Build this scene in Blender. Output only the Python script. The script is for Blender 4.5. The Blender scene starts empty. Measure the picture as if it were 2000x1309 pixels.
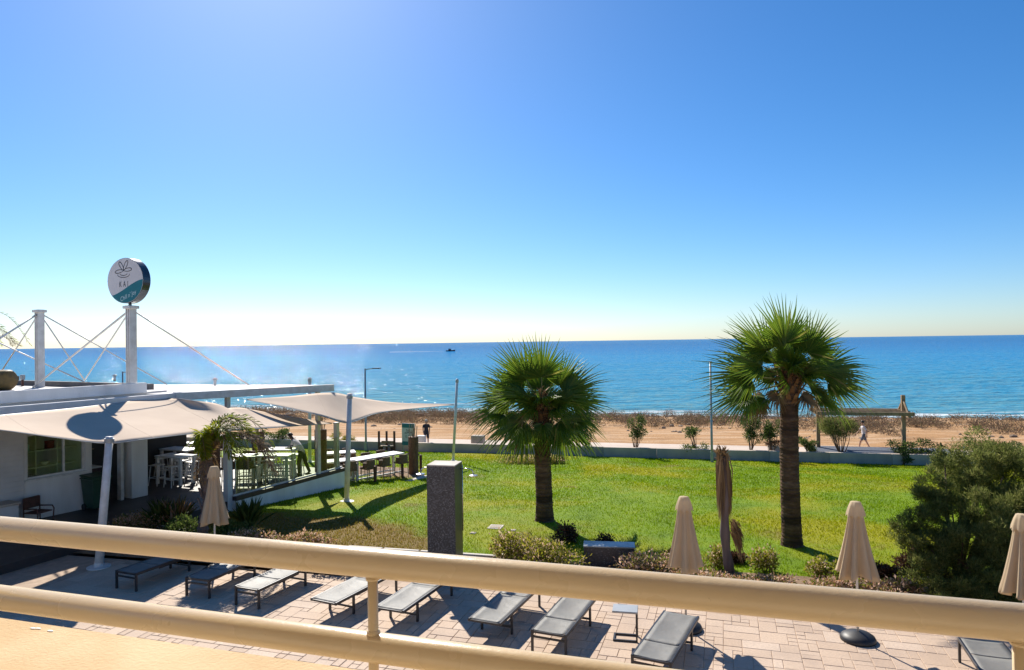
import bpy, math, random
import numpy as np
from mathutils import Vector, Matrix, noise as mnoise

R = math.radians
random.seed(11)
rng = np.random.default_rng(5)
scn = bpy.context.scene
col = scn.collection

# ------------------------------------------------------------------ camera
CAMZ = 5.3
FPX = 1333.33          # 24 mm lens, 2000 px wide photograph
PITCH, ROLL = R(0.563), R(-0.797)
CROT = Matrix.Rotation(R(90) + PITCH, 3, 'X') @ Matrix.Rotation(ROLL, 3, 'Z')
cd = bpy.data.cameras.new('camera')
cd.lens = 24.0
cd.sensor_width = 36.0
cd.clip_start = 0.05
cd.clip_end = 60000
cam = bpy.data.objects.new('camera', cd)
col.objects.link(cam)
cam.matrix_world = Matrix.Translation((0, 0, CAMZ)) @ CROT.to_4x4()
scn.camera = cam

# ------------------------------------------------------------------ sky and sun
SUN_AZ, SUN_EL = R(-20.5), R(38.6)      # azimuth clockwise from +Y
SUN = Vector((math.sin(SUN_AZ) * math.cos(SUN_EL), math.cos(SUN_AZ) * math.cos(SUN_EL), math.sin(SUN_EL)))
w = bpy.data.worlds.new('World')
scn.world = w
w.use_nodes = True
wn = w.node_tree
wn.nodes.clear()
wo = wn.nodes.new('ShaderNodeOutputWorld')
wb = wn.nodes.new('ShaderNodeBackground')
sk = wn.nodes.new('ShaderNodeTexSky')
sk.sky_type = 'NISHITA'
sk.sun_disc = False
sk.sun_elevation = SUN_EL
sk.sun_rotation = SUN_AZ % (2 * math.pi)
sk.altitude = 0
sk.air_density = 0.9
sk.dust_density = 0.35
sk.ozone_density = 7.0
hs = wn.nodes.new('ShaderNodeHueSaturation')
hs.inputs['Saturation'].default_value = 1.2
wn.links.new(sk.outputs[0], hs.inputs['Color'])
wn.links.new(hs.outputs[0], wb.inputs[0])
wn.links.new(wb.outputs[0], wo.inputs[0])
wb.inputs[1].default_value = 0.088
sl = bpy.data.lights.new('sun', 'SUN')
sl.energy = 5.0
sl.angle = R(0.5)
sl.color = (1.0, 0.93, 0.82)
so = bpy.data.objects.new('sun', sl)
so.rotation_euler = SUN.to_track_quat('Z', 'Y').to_euler()
so.location = (-20, 30, 40)
col.objects.link(so)
scn.view_settings.view_transform = 'Standard'
scn.view_settings.look = 'None'
scn.view_settings.exposure = 0.6
scn.view_settings.gamma = 1.0
scn.cycles.use_denoising = True
scn.cycles.max_bounces = 8
scn.cycles.transparent_max_bounces = 16
scn.cycles.caustics_reflective = False
scn.cycles.caustics_refractive = False

# ------------------------------------------------------------------ photo pixel -> place
def ray(px, py):
    return CROT @ Vector(((px - 1000) / FPX, -(py - 654.5) / FPX, -1))
def at_z(px, py, z):
    d = ray(px, py)
    t = (z - CAMZ) / d.z
    return Vector((d.x * t, d.y * t, z))
def at_y(px, py, y):
    d = ray(px, py)
    t = y / d.y
    return Vector((d.x * t, y, CAMZ + d.z * t))
SA, CA = math.sin(R(14)), math.cos(R(14))
def S_of(x, y): return x * SA + y * CA
def RS(r, s): return (r * CA + s * SA, -r * SA + s * CA)
PROF = [(-100, 0), (15.8, -0.0), (20, -.15), (26, -.5), (32, -1.02), (38, -1.52), (41.6, -1.78), (46.5, -1.74),
        (54, -1.85), (62, -2.05), (67, -2.2), (70.5, -2.5), (73, -2.95), (80, -3.6), (120, -6), (400, -9)]
PX_, PZ_ = np.array([p[0] for p in PROF], float), np.array([p[1] for p in PROF], float)
def gz(x, y): return float(np.interp(S_of(x, y), PX_, PZ_))
def on_ground(px, py):
    d = ray(px, py)
    lo = 1.0
    for i in range(1, 4000):
        t = i * .05
        if CAMZ + d.z * t < gz(d.x * t, d.y * t):
            lo = t
            break
    return Vector((d.x * lo, d.y * lo, gz(d.x * lo, d.y * lo)))
def px_h(P, y_top):
    """height above P that reaches photo row y_top"""
    d = None
    lo, hi = 0.0, 30.0
    Ri = CROT.transposed()
    for _ in range(40):
        m = (lo + hi) / 2
        v = Ri @ (Vector((P.x, P.y, P.z + m)) - Vector((0, 0, CAMZ)))
        py = 654.5 - FPX * v.y / -v.z
        if py > y_top: lo = m
        else: hi = m
    return lo

# ------------------------------------------------------------------ objects
def tag(o, label=None, cat=None, group=None, kind=None):
    if label: o['label'] = label
    if cat: o['category'] = cat
    if group: o['group'] = group
    if kind: o['kind'] = kind
    return o
def thing(name, label, cat, loc=(0, 0, 0), rz=0.0, group=None):
    o = bpy.data.objects.new(name, None)
    o.empty_display_size = .1
    col.objects.link(o)
    o.location = loc
    o.rotation_euler = (0, 0, rz)
    return tag(o, label, cat, group)
def link(name, me, parent=None, loc=None, rot=None):
    o = bpy.data.objects.new(name, me)
    col.objects.link(o)
    if parent: o.parent = parent
    if loc is not None: o.location = loc
    if rot is not None: o.rotation_euler = rot
    return o
def copy_tree(o, parent=None):
    c = o.copy()
    col.objects.link(c)
    c.parent = parent
    for ch in list(o.children):
        copy_tree(ch, c)
    return c

class MB:
    def __init__(s): s.v, s.f, s.m = [], [], []
    def add(s, vs, fs, mi=0):
        b = len(s.v)
        s.v += [tuple(v) for v in vs]
        s.f += [tuple(i + b for i in f) for f in fs]
        s.m += [mi] * len(fs)
        return s
    def box(s, c, size, rot=None, mi=0, bev=0.0):
        x, y, z = size[0] / 2, size[1] / 2, size[2] / 2
        M = rot if rot is not None else Matrix.Identity(3)
        c = Vector(c)
        if bev <= 0:
            p = [(-x, -y, -z), (x, -y, -z), (x, y, -z), (-x, y, -z), (-x, -y, z), (x, -y, z), (x, y, z), (-x, y, z)]
            f = [(3, 2, 1, 0), (4, 5, 6, 7), (0, 1, 5, 4), (1, 2, 6, 5), (2, 3, 7, 6), (3, 0, 4, 7)]
        else:
            b = min(bev, x * .9, y * .9, z * .9)
            p = []
            for zz, ins in ((-z, b), (-z + b, 0), (z - b, 0), (z, b)):
                p += [(-x + ins, -y + ins, zz), (x - ins, -y + ins, zz), (x - ins, y - ins, zz), (-x + ins, y - ins, zz)]
            f = [(3, 2, 1, 0), (12, 13, 14, 15)]
            for k in range(3):
                for j in range(4):
                    f.append((k * 4 + j, k * 4 + (j + 1) % 4, k * 4 + 4 + (j + 1) % 4, k * 4 + 4 + j))
        return s.add([c + M @ Vector(q) for q in p], f, mi)
    def tube(s, pts, rad, n=8, mi=0, caps=True):
        pts = [Vector(p) for p in pts]
        if not hasattr(rad, '__len__'): rad = [rad] * len(pts)
        vs, fs = [], []
        prev = None
        for i, p in enumerate(pts):
            if i == 0: t = pts[1] - p
            elif i == len(pts) - 1: t = p - pts[i - 1]
            else: t = (pts[i + 1] - p).normalized() + (p - pts[i - 1]).normalized()
            t.normalize()
            if prev is None:
                a = Vector((0, 0, 1)) if abs(t.z) < .9 else Vector((1, 0, 0))
                prev = t.cross(a).normalized()
            else:
                prev = (prev - t * prev.dot(t)).normalized()
            b = t.cross(prev)
            for k in range(n):
                an = 2 * math.pi * (k + .5) / n
                vs.append(p + (prev * math.cos(an) + b * math.sin(an)) * rad[i])
        for i in range(len(pts) - 1):
            for k in range(n):
                fs.append((i * n + k, i * n + (k + 1) % n, (i + 1) * n + (k + 1) % n, (i + 1) * n + k))
        if caps:
            fs.append(tuple(range(n - 1, -1, -1)))
            fs.append(tuple((len(pts) - 1) * n + k for k in range(n)))
        return s.add(vs, fs, mi)
    def lathe(s, prof, n=16, c=(0, 0, 0), mi=0):
        c = Vector(c)
        vs, fs = [], []
        for r, z in prof:
            for k in range(n):
                a = 2 * math.pi * k / n
                vs.append(c + Vector((r * math.cos(a), r * math.sin(a), z)))
        for i in range(len(prof) - 1):
            for k in range(n):
                fs.append((i * n + k, i * n + (k + 1) % n, (i + 1) * n + (k + 1) % n, (i + 1) * n + k))
        fs.append(tuple(range(n - 1, -1, -1)))
        fs.append(tuple((len(prof) - 1) * n + k for k in range(n)))
        return s.add(vs, fs, mi)
    def prism(s, poly, z0, z1, mi=0):
        n = len(poly)
        vs = [(p[0], p[1], z0) for p in poly] + [(p[0], p[1], z1) for p in poly]
        fs = [tuple(range(n - 1, -1, -1)), tuple(range(n, 2 * n))]
        fs += [(i, (i + 1) % n, n + (i + 1) % n, n + i) for i in range(n)]
        return s.add(vs, fs, mi)
    def mesh(s, name, mats, smooth=False):
        me = bpy.data.meshes.new(name)
        me.from_pydata(s.v, [], s.f)
        if not isinstance(mats, (list, tuple)): mats = [mats]
        for m in mats: me.materials.append(m)
        if len(mats) > 1: me.polygons.foreach_set('material_index', s.m)
        if smooth: me.polygons.foreach_set('use_smooth', [True] * len(s.f))
        me.update()
        return me
    def build(s, name, mats, parent=None, loc=None, rot=None, smooth=False):
        return link(name, s.mesh(name, mats, smooth), parent, loc, rot)

def tri_mesh(name, V, T, mats):
    """V (n,3) T (m,3) numpy"""
    me = bpy.data.meshes.new(name)
    me.vertices.add(len(V))
    me.vertices.foreach_set('co', np.asarray(V, np.float32).ravel())
    m = len(T)
    me.loops.add(m * 3)
    me.loops.foreach_set('vertex_index', np.asarray(T, np.int32).ravel())
    me.polygons.add(m)
    me.polygons.foreach_set('loop_start', np.arange(0, m * 3, 3, dtype=np.int32))
    if not isinstance(mats, (list, tuple)): mats = [mats]
    for q in mats: me.materials.append(q)
    me.update(calc_edges=True)
    me.validate()
    return me

# ------------------------------------------------------------------ materials
class NT:
    def __init__(s, name):
        s.mat = bpy.data.materials.new(name)
        s.mat.use_nodes = True
        s.t = s.mat.node_tree
        s.t.nodes.clear()
        s.out = s.n('ShaderNodeOutputMaterial')
    def n(s, typ, **kw):
        nd = s.t.nodes.new(typ)
        for k, v in kw.items(): setattr(nd, k, v)
        return nd
    def l(s, a, b): s.t.links.new(a, b)
    def coord(s, scale=(1, 1, 1), kind='Object', rot=(0, 0, 0)):
        c = s.n('ShaderNodeTexCoord')
        m = s.n('ShaderNodeMapping')
        m.inputs['Scale'].default_value = scale
        m.inputs['Rotation'].default_value = rot
        s.l(c.outputs[kind], m.inputs[0])
        return m.outputs[0]
    def noise(s, vec, scale, detail=4, rough=.55, dist=0.0):
        nd = s.n('ShaderNodeTexNoise')
        nd.inputs['Scale'].default_value = scale
        nd.inputs['Detail'].default_value = detail
        nd.inputs['Roughness'].default_value = rough
        nd.inputs['Distortion'].default_value = dist
        s.l(vec, nd.inputs['Vector'])
        return nd.outputs[0]
    def ramp(s, fac, stops, interp='LINEAR'):
        r = s.n('ShaderNodeValToRGB')
        r.color_ramp.interpolation = interp
        e = r.color_ramp.elements
        while len(e) < len(stops): e.new(.5)
        for i, (p, c) in enumerate(stops):
            e[i].position = p
            e[i].color = (*c, 1) if len(c) == 3 else c
        s.l(fac, r.inputs[0])
        return r.outputs[0]
    def mix(s, fac, a, b, mode='MIX'):
        m = s.n('ShaderNodeMix', data_type='RGBA', blend_type=mode)
        for sock, v in ((m.inputs[0], fac), (m.inputs[6], a), (m.inputs[7], b)):
            if hasattr(v, 'node'): s.l(v, sock)
            elif isinstance(v, (int, float)): sock.default_value = v
            else: sock.default_value = (*v, 1)
        return m.outputs[2]
    def math(s, op, a, b=0.0, clamp=False):
        m = s.n('ShaderNodeMath', operation=op, use_clamp=clamp)
        for sock, v in ((m.inputs[0], a), (m.inputs[1], b)):
            if hasattr(v, 'node'): s.l(v, sock)
            else: sock.default_value = v
        return m.outputs[0]
    def bump(s, h, dist, strength=1.0, normal=None):
        b = s.n('ShaderNodeBump')
        b.inputs['Distance'].default_value = dist
        b.inputs['Strength'].default_value = strength
        s.l(h, b.inputs['Height'])
        if normal: s.l(normal, b.inputs['Normal'])
        return b.outputs[0]
    def bsdf(s, color, rough=.6, metallic=0.0, spec=.5, normal=None, **kw):
        p = s.n('ShaderNodeBsdfPrincipled')
        for k, v in (('Base Color', color), ('Roughness', rough), ('Metallic', metallic), ('Specular IOR Level', spec)):
            if hasattr(v, 'node'): s.l(v, p.inputs[k])
            elif isinstance(v, (int, float)): p.inputs[k].default_value = v
            else: p.inputs[k].default_value = (*v, 1)
        if normal: s.l(normal, p.inputs['Normal'])
        for k, v in kw.items(): p.inputs[k].default_value = v
        s.l(p.outputs[0], s.out.inputs[0])
        return p

def pm(name, c1, c2=None, scale=4.0, rough=.6, bump=0.0, bscale=None, metallic=0.0, spec=.5, stretch=(1, 1, 1), detail=5, lo=.35, hi=.65):
    t = NT(name)
    v = t.coord(stretch)
    if c2 is None: c2 = tuple(min(1, x * .82) for x in c1)
    f = t.noise(v, scale, detail)
    c = t.ramp(f, [(lo, c1), (hi, c2)])
    nrm = None
    if bump: nrm = t.bump(t.noise(v, bscale or scale * 6, 4), bump)
    rg = t.math('ADD', t.math('MULTIPLY', f, .2), rough - .1, True)
    t.bsdf(c, rg, metallic, spec, nrm)
    return t.mat

def leaf_mat(name, stops, transl=.4, rough=.5, spec=.3, patch=None):
    """colour differs per leaf (random per island)"""
    t = NT(name)
    g = t.n('ShaderNodeNewGeometry')
    c = t.ramp(g.outputs['Random Per Island'], stops)
    if patch:
        f = t.noise(t.coord(), patch[0], 3)
        c = t.mix(t.ramp(f, [(patch[1], (0, 0, 0)), (patch[2], (1, 1, 1))]), c, patch[3])
    p = t.bsdf(c, rough, 0, spec)
    tr = t.n('ShaderNodeBsdfTranslucent')
    t.l(c, tr.inputs[0])
    mx = t.n('ShaderNodeMixShader')
    mx.inputs[0].default_value = transl
    t.l(p.outputs[0], mx.inputs[1])
    t.l(tr.outputs[0], mx.inputs[2])
    t.l(mx.outputs[0], t.out.inputs[0])
    return t.mat

M = {}
def rail_mat():
    t = NT('cream_rail_paint')
    v = t.coord()
    f = t.noise(v, 3, 5)
    c = t.ramp(f, [(.35, (.61, .475, .29)), (.65, (.57, .44, .265))])
    ch = t.noise(v, 55, 4, .7)
    c = t.mix(t.ramp(ch, [(.70, (0, 0, 0)), (.76, (.55, .55, .55))]), c, (.30, .19, .09))
    dr = t.noise(t.coord((1, 1, 1)), 4.0, 4, .6)
    c = t.mix(t.ramp(dr, [(.55, (0, 0, 0)), (.75, (.12, .12, .12))]), c, (.40, .28, .14))
    t.bsdf(c, t.math('ADD', t.math('MULTIPLY', dr, .2), .18, True), 0, .5, t.bump(ch, .0008))
    return t.mat
M['cream'] = rail_mat()
M['parapet'] = pm('ochre_render', (.61, .455, .27), (.53, .375, .205), 3, .85, .003, 90, spec=.2)
M['facade'] = pm('cream_facade', (.70, .62, .50), (.64, .56, .44), 2, .85, .004, 40)
M['white'] = pm('white_wall', (.78, .77, .75), (.60, .58, .55), 1.6, .7, .003, 30, stretch=(1, 1, .22), lo=.42, hi=.78)
M['white_steel'] = pm('white_painted_steel', (.72, .71, .69), (.58, .56, .53), 5, .4, .0006, 30)
M['siding'] = pm('siding_grey', (.62, .60, .58), (.55, .53, .51), 2, .6)
M['roof'] = pm('roof_membrane', (.74, .70, .66), (.62, .58, .54), .8, .8, .004, 8)
M['darkgrey'] = pm('parapet_shade_grey', (.16, .15, .14), (.11, .10, .10), 2, .8)
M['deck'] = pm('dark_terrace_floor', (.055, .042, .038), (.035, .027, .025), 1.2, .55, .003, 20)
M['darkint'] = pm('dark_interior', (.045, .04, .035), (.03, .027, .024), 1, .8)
M['brownstrip'] = pm('brown_timber', (.07, .035, .028), (.045, .022, .018), 6, .5, stretch=(1, 6, 1))
M['wood'] = pm('weathered_timber', (.36, .25, .14), (.23, .15, .08), 5, .75, .004, 30, stretch=(1, 1, .2))
M['rust'] = pm('rusty_metal', (.12, .045, .03), (.07, .03, .02), 9, .7)
M['woven'] = pm('woven_reed', (.20, .105, .05), (.11, .055, .028), 14, .8, .012, 40, stretch=(1, 1, .35))
M['stick'] = pm('dry_stick', (.42, .34, .25), (.26, .2, .14), 10, .8)
M['green_bin'] = pm('green_plastic', (.018, .06, .035), (.014, .045, .027), 4, .45)
M['black'] = pm('black_rubber', (.02, .02, .022), (.028, .028, .03), 5, .5)
M['charcoal'] = pm('charcoal_frame', (.035, .034, .036), (.05, .048, .05), 5, .38, metallic=.3)
M['grey_metal'] = pm('grey_galvanised', (.38, .40, .41), (.30, .32, .33), 5, .45, metallic=.4)
M['steel'] = pm('brushed_steel', (.62, .62, .62), (.5, .5, .5), 9, .25, metallic=.9)
M['concrete'] = pm('concrete', (.54, .45, .36), (.40, .33, .26), 1.1, .85, .006, 18, stretch=(1, 1, .4))
M['kerb'] = pm('pale_kerb', (.58, .53, .46), (.46, .42, .36), 2, .85, .004, 30)
M['pathmat'] = pm('promenade_paving', (.60, .49, .40), (.52, .42, .34), .7, .9, .004, 12)
M['soil'] = pm('dry_soil', (.17, .10, .055), (.26, .17, .10), 4, .95, .03, 14)
M['table'] = pm('white_table', (.76, .75, .73), (.66, .65, .63), 4, .45)
M['wicker'] = pm('brown_wicker', (.22, .13, .07), (.13, .075, .04), 18, .7, .006, 60)
M['umbpole'] = pm('pale_pole', (.70, .67, .62), (.62, .6, .55), 6, .4)
M['skin_d'] = pm('skin_dark', (.11, .055, .035), (.09, .045, .03), 9, .5)
M['skin_l'] = pm('skin_light', (.50, .29, .20), (.45, .25, .17), 9, .5)
M['hair_b'] = pm('hair_black', (.012, .01, .01), (.02, .016, .014), 20, .5)
M['hair_g'] = pm('hair_grey', (.45, .42, .38), (.35, .32, .29), 20, .6)
M['cl_white'] = pm('white_cotton', (.74, .70, .70), (.64, .6, .6), 6, .85, .003, 30)
M['cl_khaki'] = pm('dark_khaki', (.055, .06, .03), (.04, .045, .022), 6, .85)
M['cl_navy'] = pm('navy_cotton', (.018, .02, .035), (.012, .014, .022), 6, .85)
M['cl_denim'] = pm('grey_denim', (.12, .14, .17), (.09, .10, .13), 8, .85)
M['teal'] = pm('teal_paint', (.005, .17, .21), (.005, .15, .19), 3, .35)
M['signwhite'] = pm('sign_white', (.70, .68, .68), (.64, .62, .62), 2, .4)
M['signdark'] = pm('sign_rim', (.10, .11, .13), (.07, .08, .09), 3, .22, metallic=.8)
M['signline'] = pm('sign_print', (.05, .05, .06), (.05, .05, .06), 3, .5)
M['signlite'] = pm('sign_print_pale', (.55, .75, .78), (.55, .75, .78), 3, .5)
M['tank'] = pm('ochre_tank', (.22, .13, .03), (.13, .08, .025), 5, .6)
M['fabric_red'] = pm('red_box', (.25, .03, .03), (.2, .025, .025), 5, .6)
M['yellowbox'] = pm('yellow_basket', (.5, .32, .08), (.4, .25, .06), 12, .7)
M['boatdark'] = pm('boat_navy', (.01, .025, .06), (.01, .02, .05), 3, .4)
M['rock'] = pm('shore_rock', (.30, .21, .14), (.17, .12, .085), 1.3, .9, .05, 5)
M['rockpale'] = pm('pale_stone', (.42, .36, .29), (.34, .29, .23), 3, .9, .02, 12)

def sling_mat():
    t = NT('grey_sling_mesh')
    v = t.coord()
    f = t.noise(v, 2.2, 4)
    c = t.ramp(f, [(.3, (.19, .185, .17)), (.7, (.245, .24, .22))])
    wv = t.noise(v, 260, 1)
    n = t.bump(t.math('ADD', t.math('MULTIPLY', f, 4.0), t.math('MULTIPLY', wv, .1)), .006)
    p = t.bsdf(c, .55, 0, .35, n)
    tr = t.n('ShaderNodeBsdfTransparent')
    mx = t.n('ShaderNodeMixShader')
    mx.inputs[0].default_value = .16
    t.l(p.outputs[0], mx.inputs[1]); t.l(tr.outputs[0], mx.inputs[2]); t.l(mx.outputs[0], t.out.inputs[0])
    return t.mat
M['sling'] = sling_mat()
def sail_mat(name='cream_shade_sail', c1=(.66, .53, .41), c2=(.60, .47, .36), k=.12):
    t = NT(name)
    v = t.coord()
    f = t.noise(v, .9, 4)
    c = t.ramp(f, [(.3, c1), (.7, c2)])
    n = t.bump(t.noise(v, 180, 1), .001)
    p = t.bsdf(c, .85, 0, .2, n)
    tr = t.n('ShaderNodeBsdfTranslucent')
    t.l(c, tr.inputs[0])
    mx = t.n('ShaderNodeMixShader')
    mx.inputs[0].default_value = k
    t.l(p.outputs[0], mx.inputs[1]); t.l(tr.outputs[0], mx.inputs[2]); t.l(mx.outputs[0], t.out.inputs[0])
    return t.mat
M['sail'] = sail_mat()
M['umb'] = sail_mat('beige_canvas', (.76, .63, .44), (.68, .55, .37), .45)
def glass_mat(name, tint, alpha):
    t = NT(name)
    tr = t.n('ShaderNodeBsdfTransparent')
    tr.inputs[0].default_value = (*tint, 1)
    gl = t.n('ShaderNodeBsdfGlossy')
    gl.inputs['Roughness'].default_value = .02
    lw_ = t.n('ShaderNodeLayerWeight')
    lw_.inputs[0].default_value = .5
    mx = t.n('ShaderNodeMixShader')
    t.l(t.math('ADD', t.math('MULTIPLY', t.math('POWER', lw_.outputs['Facing'], 5.0), .9), alpha, True), mx.inputs[0])
    t.l(tr.outputs[0], mx.inputs[1]); t.l(gl.outputs[0], mx.inputs[2]); t.l(mx.outputs[0], t.out.inputs[0])
    return t.mat
M['glass'] = glass_mat('balustrade_glass', (.86, .91, .80), .03)
M['winglass'] = glass_mat('window_glass', (.80, .86, .76), .02)
def paver_mat():
    t = NT('stamped_paver')
    g = t.n('ShaderNodeNewGeometry')
    oi = t.n('ShaderNodeObjectInfo')
    rnd = t.math('FRACT', t.math('ADD', g.outputs['Random Per Island'], oi.outputs['Random']))
    geo = t.n('ShaderNodeNewGeometry')
    base = t.ramp(rnd, [(0, (.55, .405, .29)), (.35, (.62, .47, .345)), (.7, (.59, .44, .32)), (1, (.66, .52, .40))])
    f = t.noise(geo.outputs['Position'], 1.1, 5)
    c = t.mix(t.ramp(f, [(.42, (0, 0, 0)), (.75, (.5, .5, .5))]), base, (.36, .27, .21))
    f2 = t.noise(geo.outputs['Position'], 26, 5, .7)
    c = t.mix(t.ramp(f2, [(.42, (.32, .32, .32)), (.62, (0, 0, 0))]), c, (.33, .25, .20))
    n = t.bump(f2, .006)
    t.bsdf(c, .78, 0, .3, n)
    return t.mat
M['paver'] = paver_mat()
M['joint'] = pm('paver_joint', (.47, .345, .25), (.36, .265, .19), 5, .9, .004, 40)
def mosaic_mat():
    t = NT('dark_glass_mosaic')
    v = t.coord()
    vo = t.n('ShaderNodeTexVoronoi', distance='CHEBYCHEV')
    vo.inputs['Scale'].default_value = 42
    vo.inputs['Randomness'].default_value = .25
    t.l(v, vo.inputs['Vector'])
    sp = t.n('ShaderNodeSeparateColor')
    t.l(vo.outputs['Color'], sp.inputs[0])
    c = t.ramp(sp.outputs[0], [(0, (.016, .019, .026)), (.5, (.04, .046, .058)), (.8, (.075, .085, .105)), (1, (.16, .17, .185))])
    c = t.mix(t.ramp(vo.outputs['Distance'], [(.40, (0, 0, 0)), (.47, (1, 1, 1))]), c, (.05, .05, .055))
    t.bsdf(c, .28, 0, .5, t.bump(vo.outputs['Distance'], -.002))
    return t.mat
M['mosaic'] = mosaic_mat()

GRASS_PATCH = None
def lawn_color(t, vec, blade=False):
    big = t.noise(vec, .16, 4, .6, .4)
    mid = t.noise(vec, .7, 5, .65)
    c = t.ramp(mid, [(.30, (.12, .21, .002)), (.5, (.18, .285, .002)), (.70, (.235, .32, .002))])
    c = t.mix(t.ramp(big, [(.47, (0, 0, 0)), (.62, (.85, .85, .85))]), c, (.36, .33, .008))
    dry = t.noise(vec, .42, 6, .7, .8)
    c = t.mix(t.ramp(dry, [(.57, (0, 0, 0)), (.70, (.75, .75, .75))]), c, (.24, .15, .05))
    # worn earth along the patio side at the left of the lawn
    sx = t.n('ShaderNodeSeparateXYZ')
    t.l(vec, sx.inputs[0])
    sd = t.math('ADD', t.math('MULTIPLY', sx.outputs[0], SA), t.math('MULTIPLY', sx.outputs[1], CA))
    m1 = t.math('SUBTRACT', 1.0, t.math('DIVIDE', t.math('SUBTRACT', sd, 16.4), 4.2), True)
    m2 = t.math('DIVIDE', t.math('SUBTRACT', -1.2, sx.outputs[0]), 3.0, True)
    wm = t.math('MULTIPLY', t.math('MULTIPLY', m1, m2), 1.3)
    wm = t.math('ADD', wm, t.math('SUBTRACT', mid, .72))
    wm = t.ramp(wm, [(.0, (0, 0, 0)), (.26, (.9, .9, .9))])
    c = t.mix(wm, c, (.23, .125, .035))
    return c
def lawn_mat():
    t = NT('lawn_turf')
    v = t.coord()
    c = lawn_color(t, v)
    fine = t.noise(v, 30, 4, .7)
    c = t.mix(t.ramp(fine, [(.35, (.45, .45, .45)), (.6, (0, 0, 0))]), c, (.03, .055, .006))
    t.bsdf(c, .8, 0, .15, t.bump(fine, .03))
    return t.mat
def blade_mat():
    t = NT('grass_blades')
    v = t.coord()
    c = lawn_color(t, v)
    g = t.n('ShaderNodeNewGeometry')
    c = t.mix(t.ramp(g.outputs['Random Per Island'], [(0, (.0, .0, .0)), (1, (.35, .35, .35))]), c, (.24, .33, .01))
    p = t.bsdf(c, .7, 0, .06)
    tr = t.n('ShaderNodeBsdfTranslucent')
    t.l(c, tr.inputs[0])
    mx = t.n('ShaderNodeMixShader')
    mx.inputs[0].default_value = .5
    t.l(p.outputs[0], mx.inputs[1]); t.l(tr.outputs[0], mx.inputs[2]); t.l(mx.outputs[0], t.out.inputs[0])
    return t.mat
M['lawn'] = lawn_mat()
M['blade'] = blade_mat()
def ground_mat():
    t = NT('orange_earth')
    v = t.coord()
    f = t.noise(v, .5, 6, .6)
    c = t.ramp(f, [(.3, (.40, .22, .10)), (.5, (.46, .265, .125)), (.7, (.34, .19, .09))])
    tr = t.noise(t.coord((.25, 1.6, 1), rot=(0, 0, R(14))), .9, 4)
    c = t.mix(t.ramp(tr, [(.46, (0, 0, 0)), (.60, (.75, .75, .75))]), c, (.58, .40, .25))
    peb = t.noise(v, 7, 5, .75)
    c = t.mix(t.ramp(peb, [(.52, (0, 0, 0)), (.66, (.7, .7, .7))]), c, (.24, .15, .085))
    t.bsdf(c, .95, 0, .1, t.bump(peb, .05))
    return t.mat
M['earth'] = ground_mat()

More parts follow.
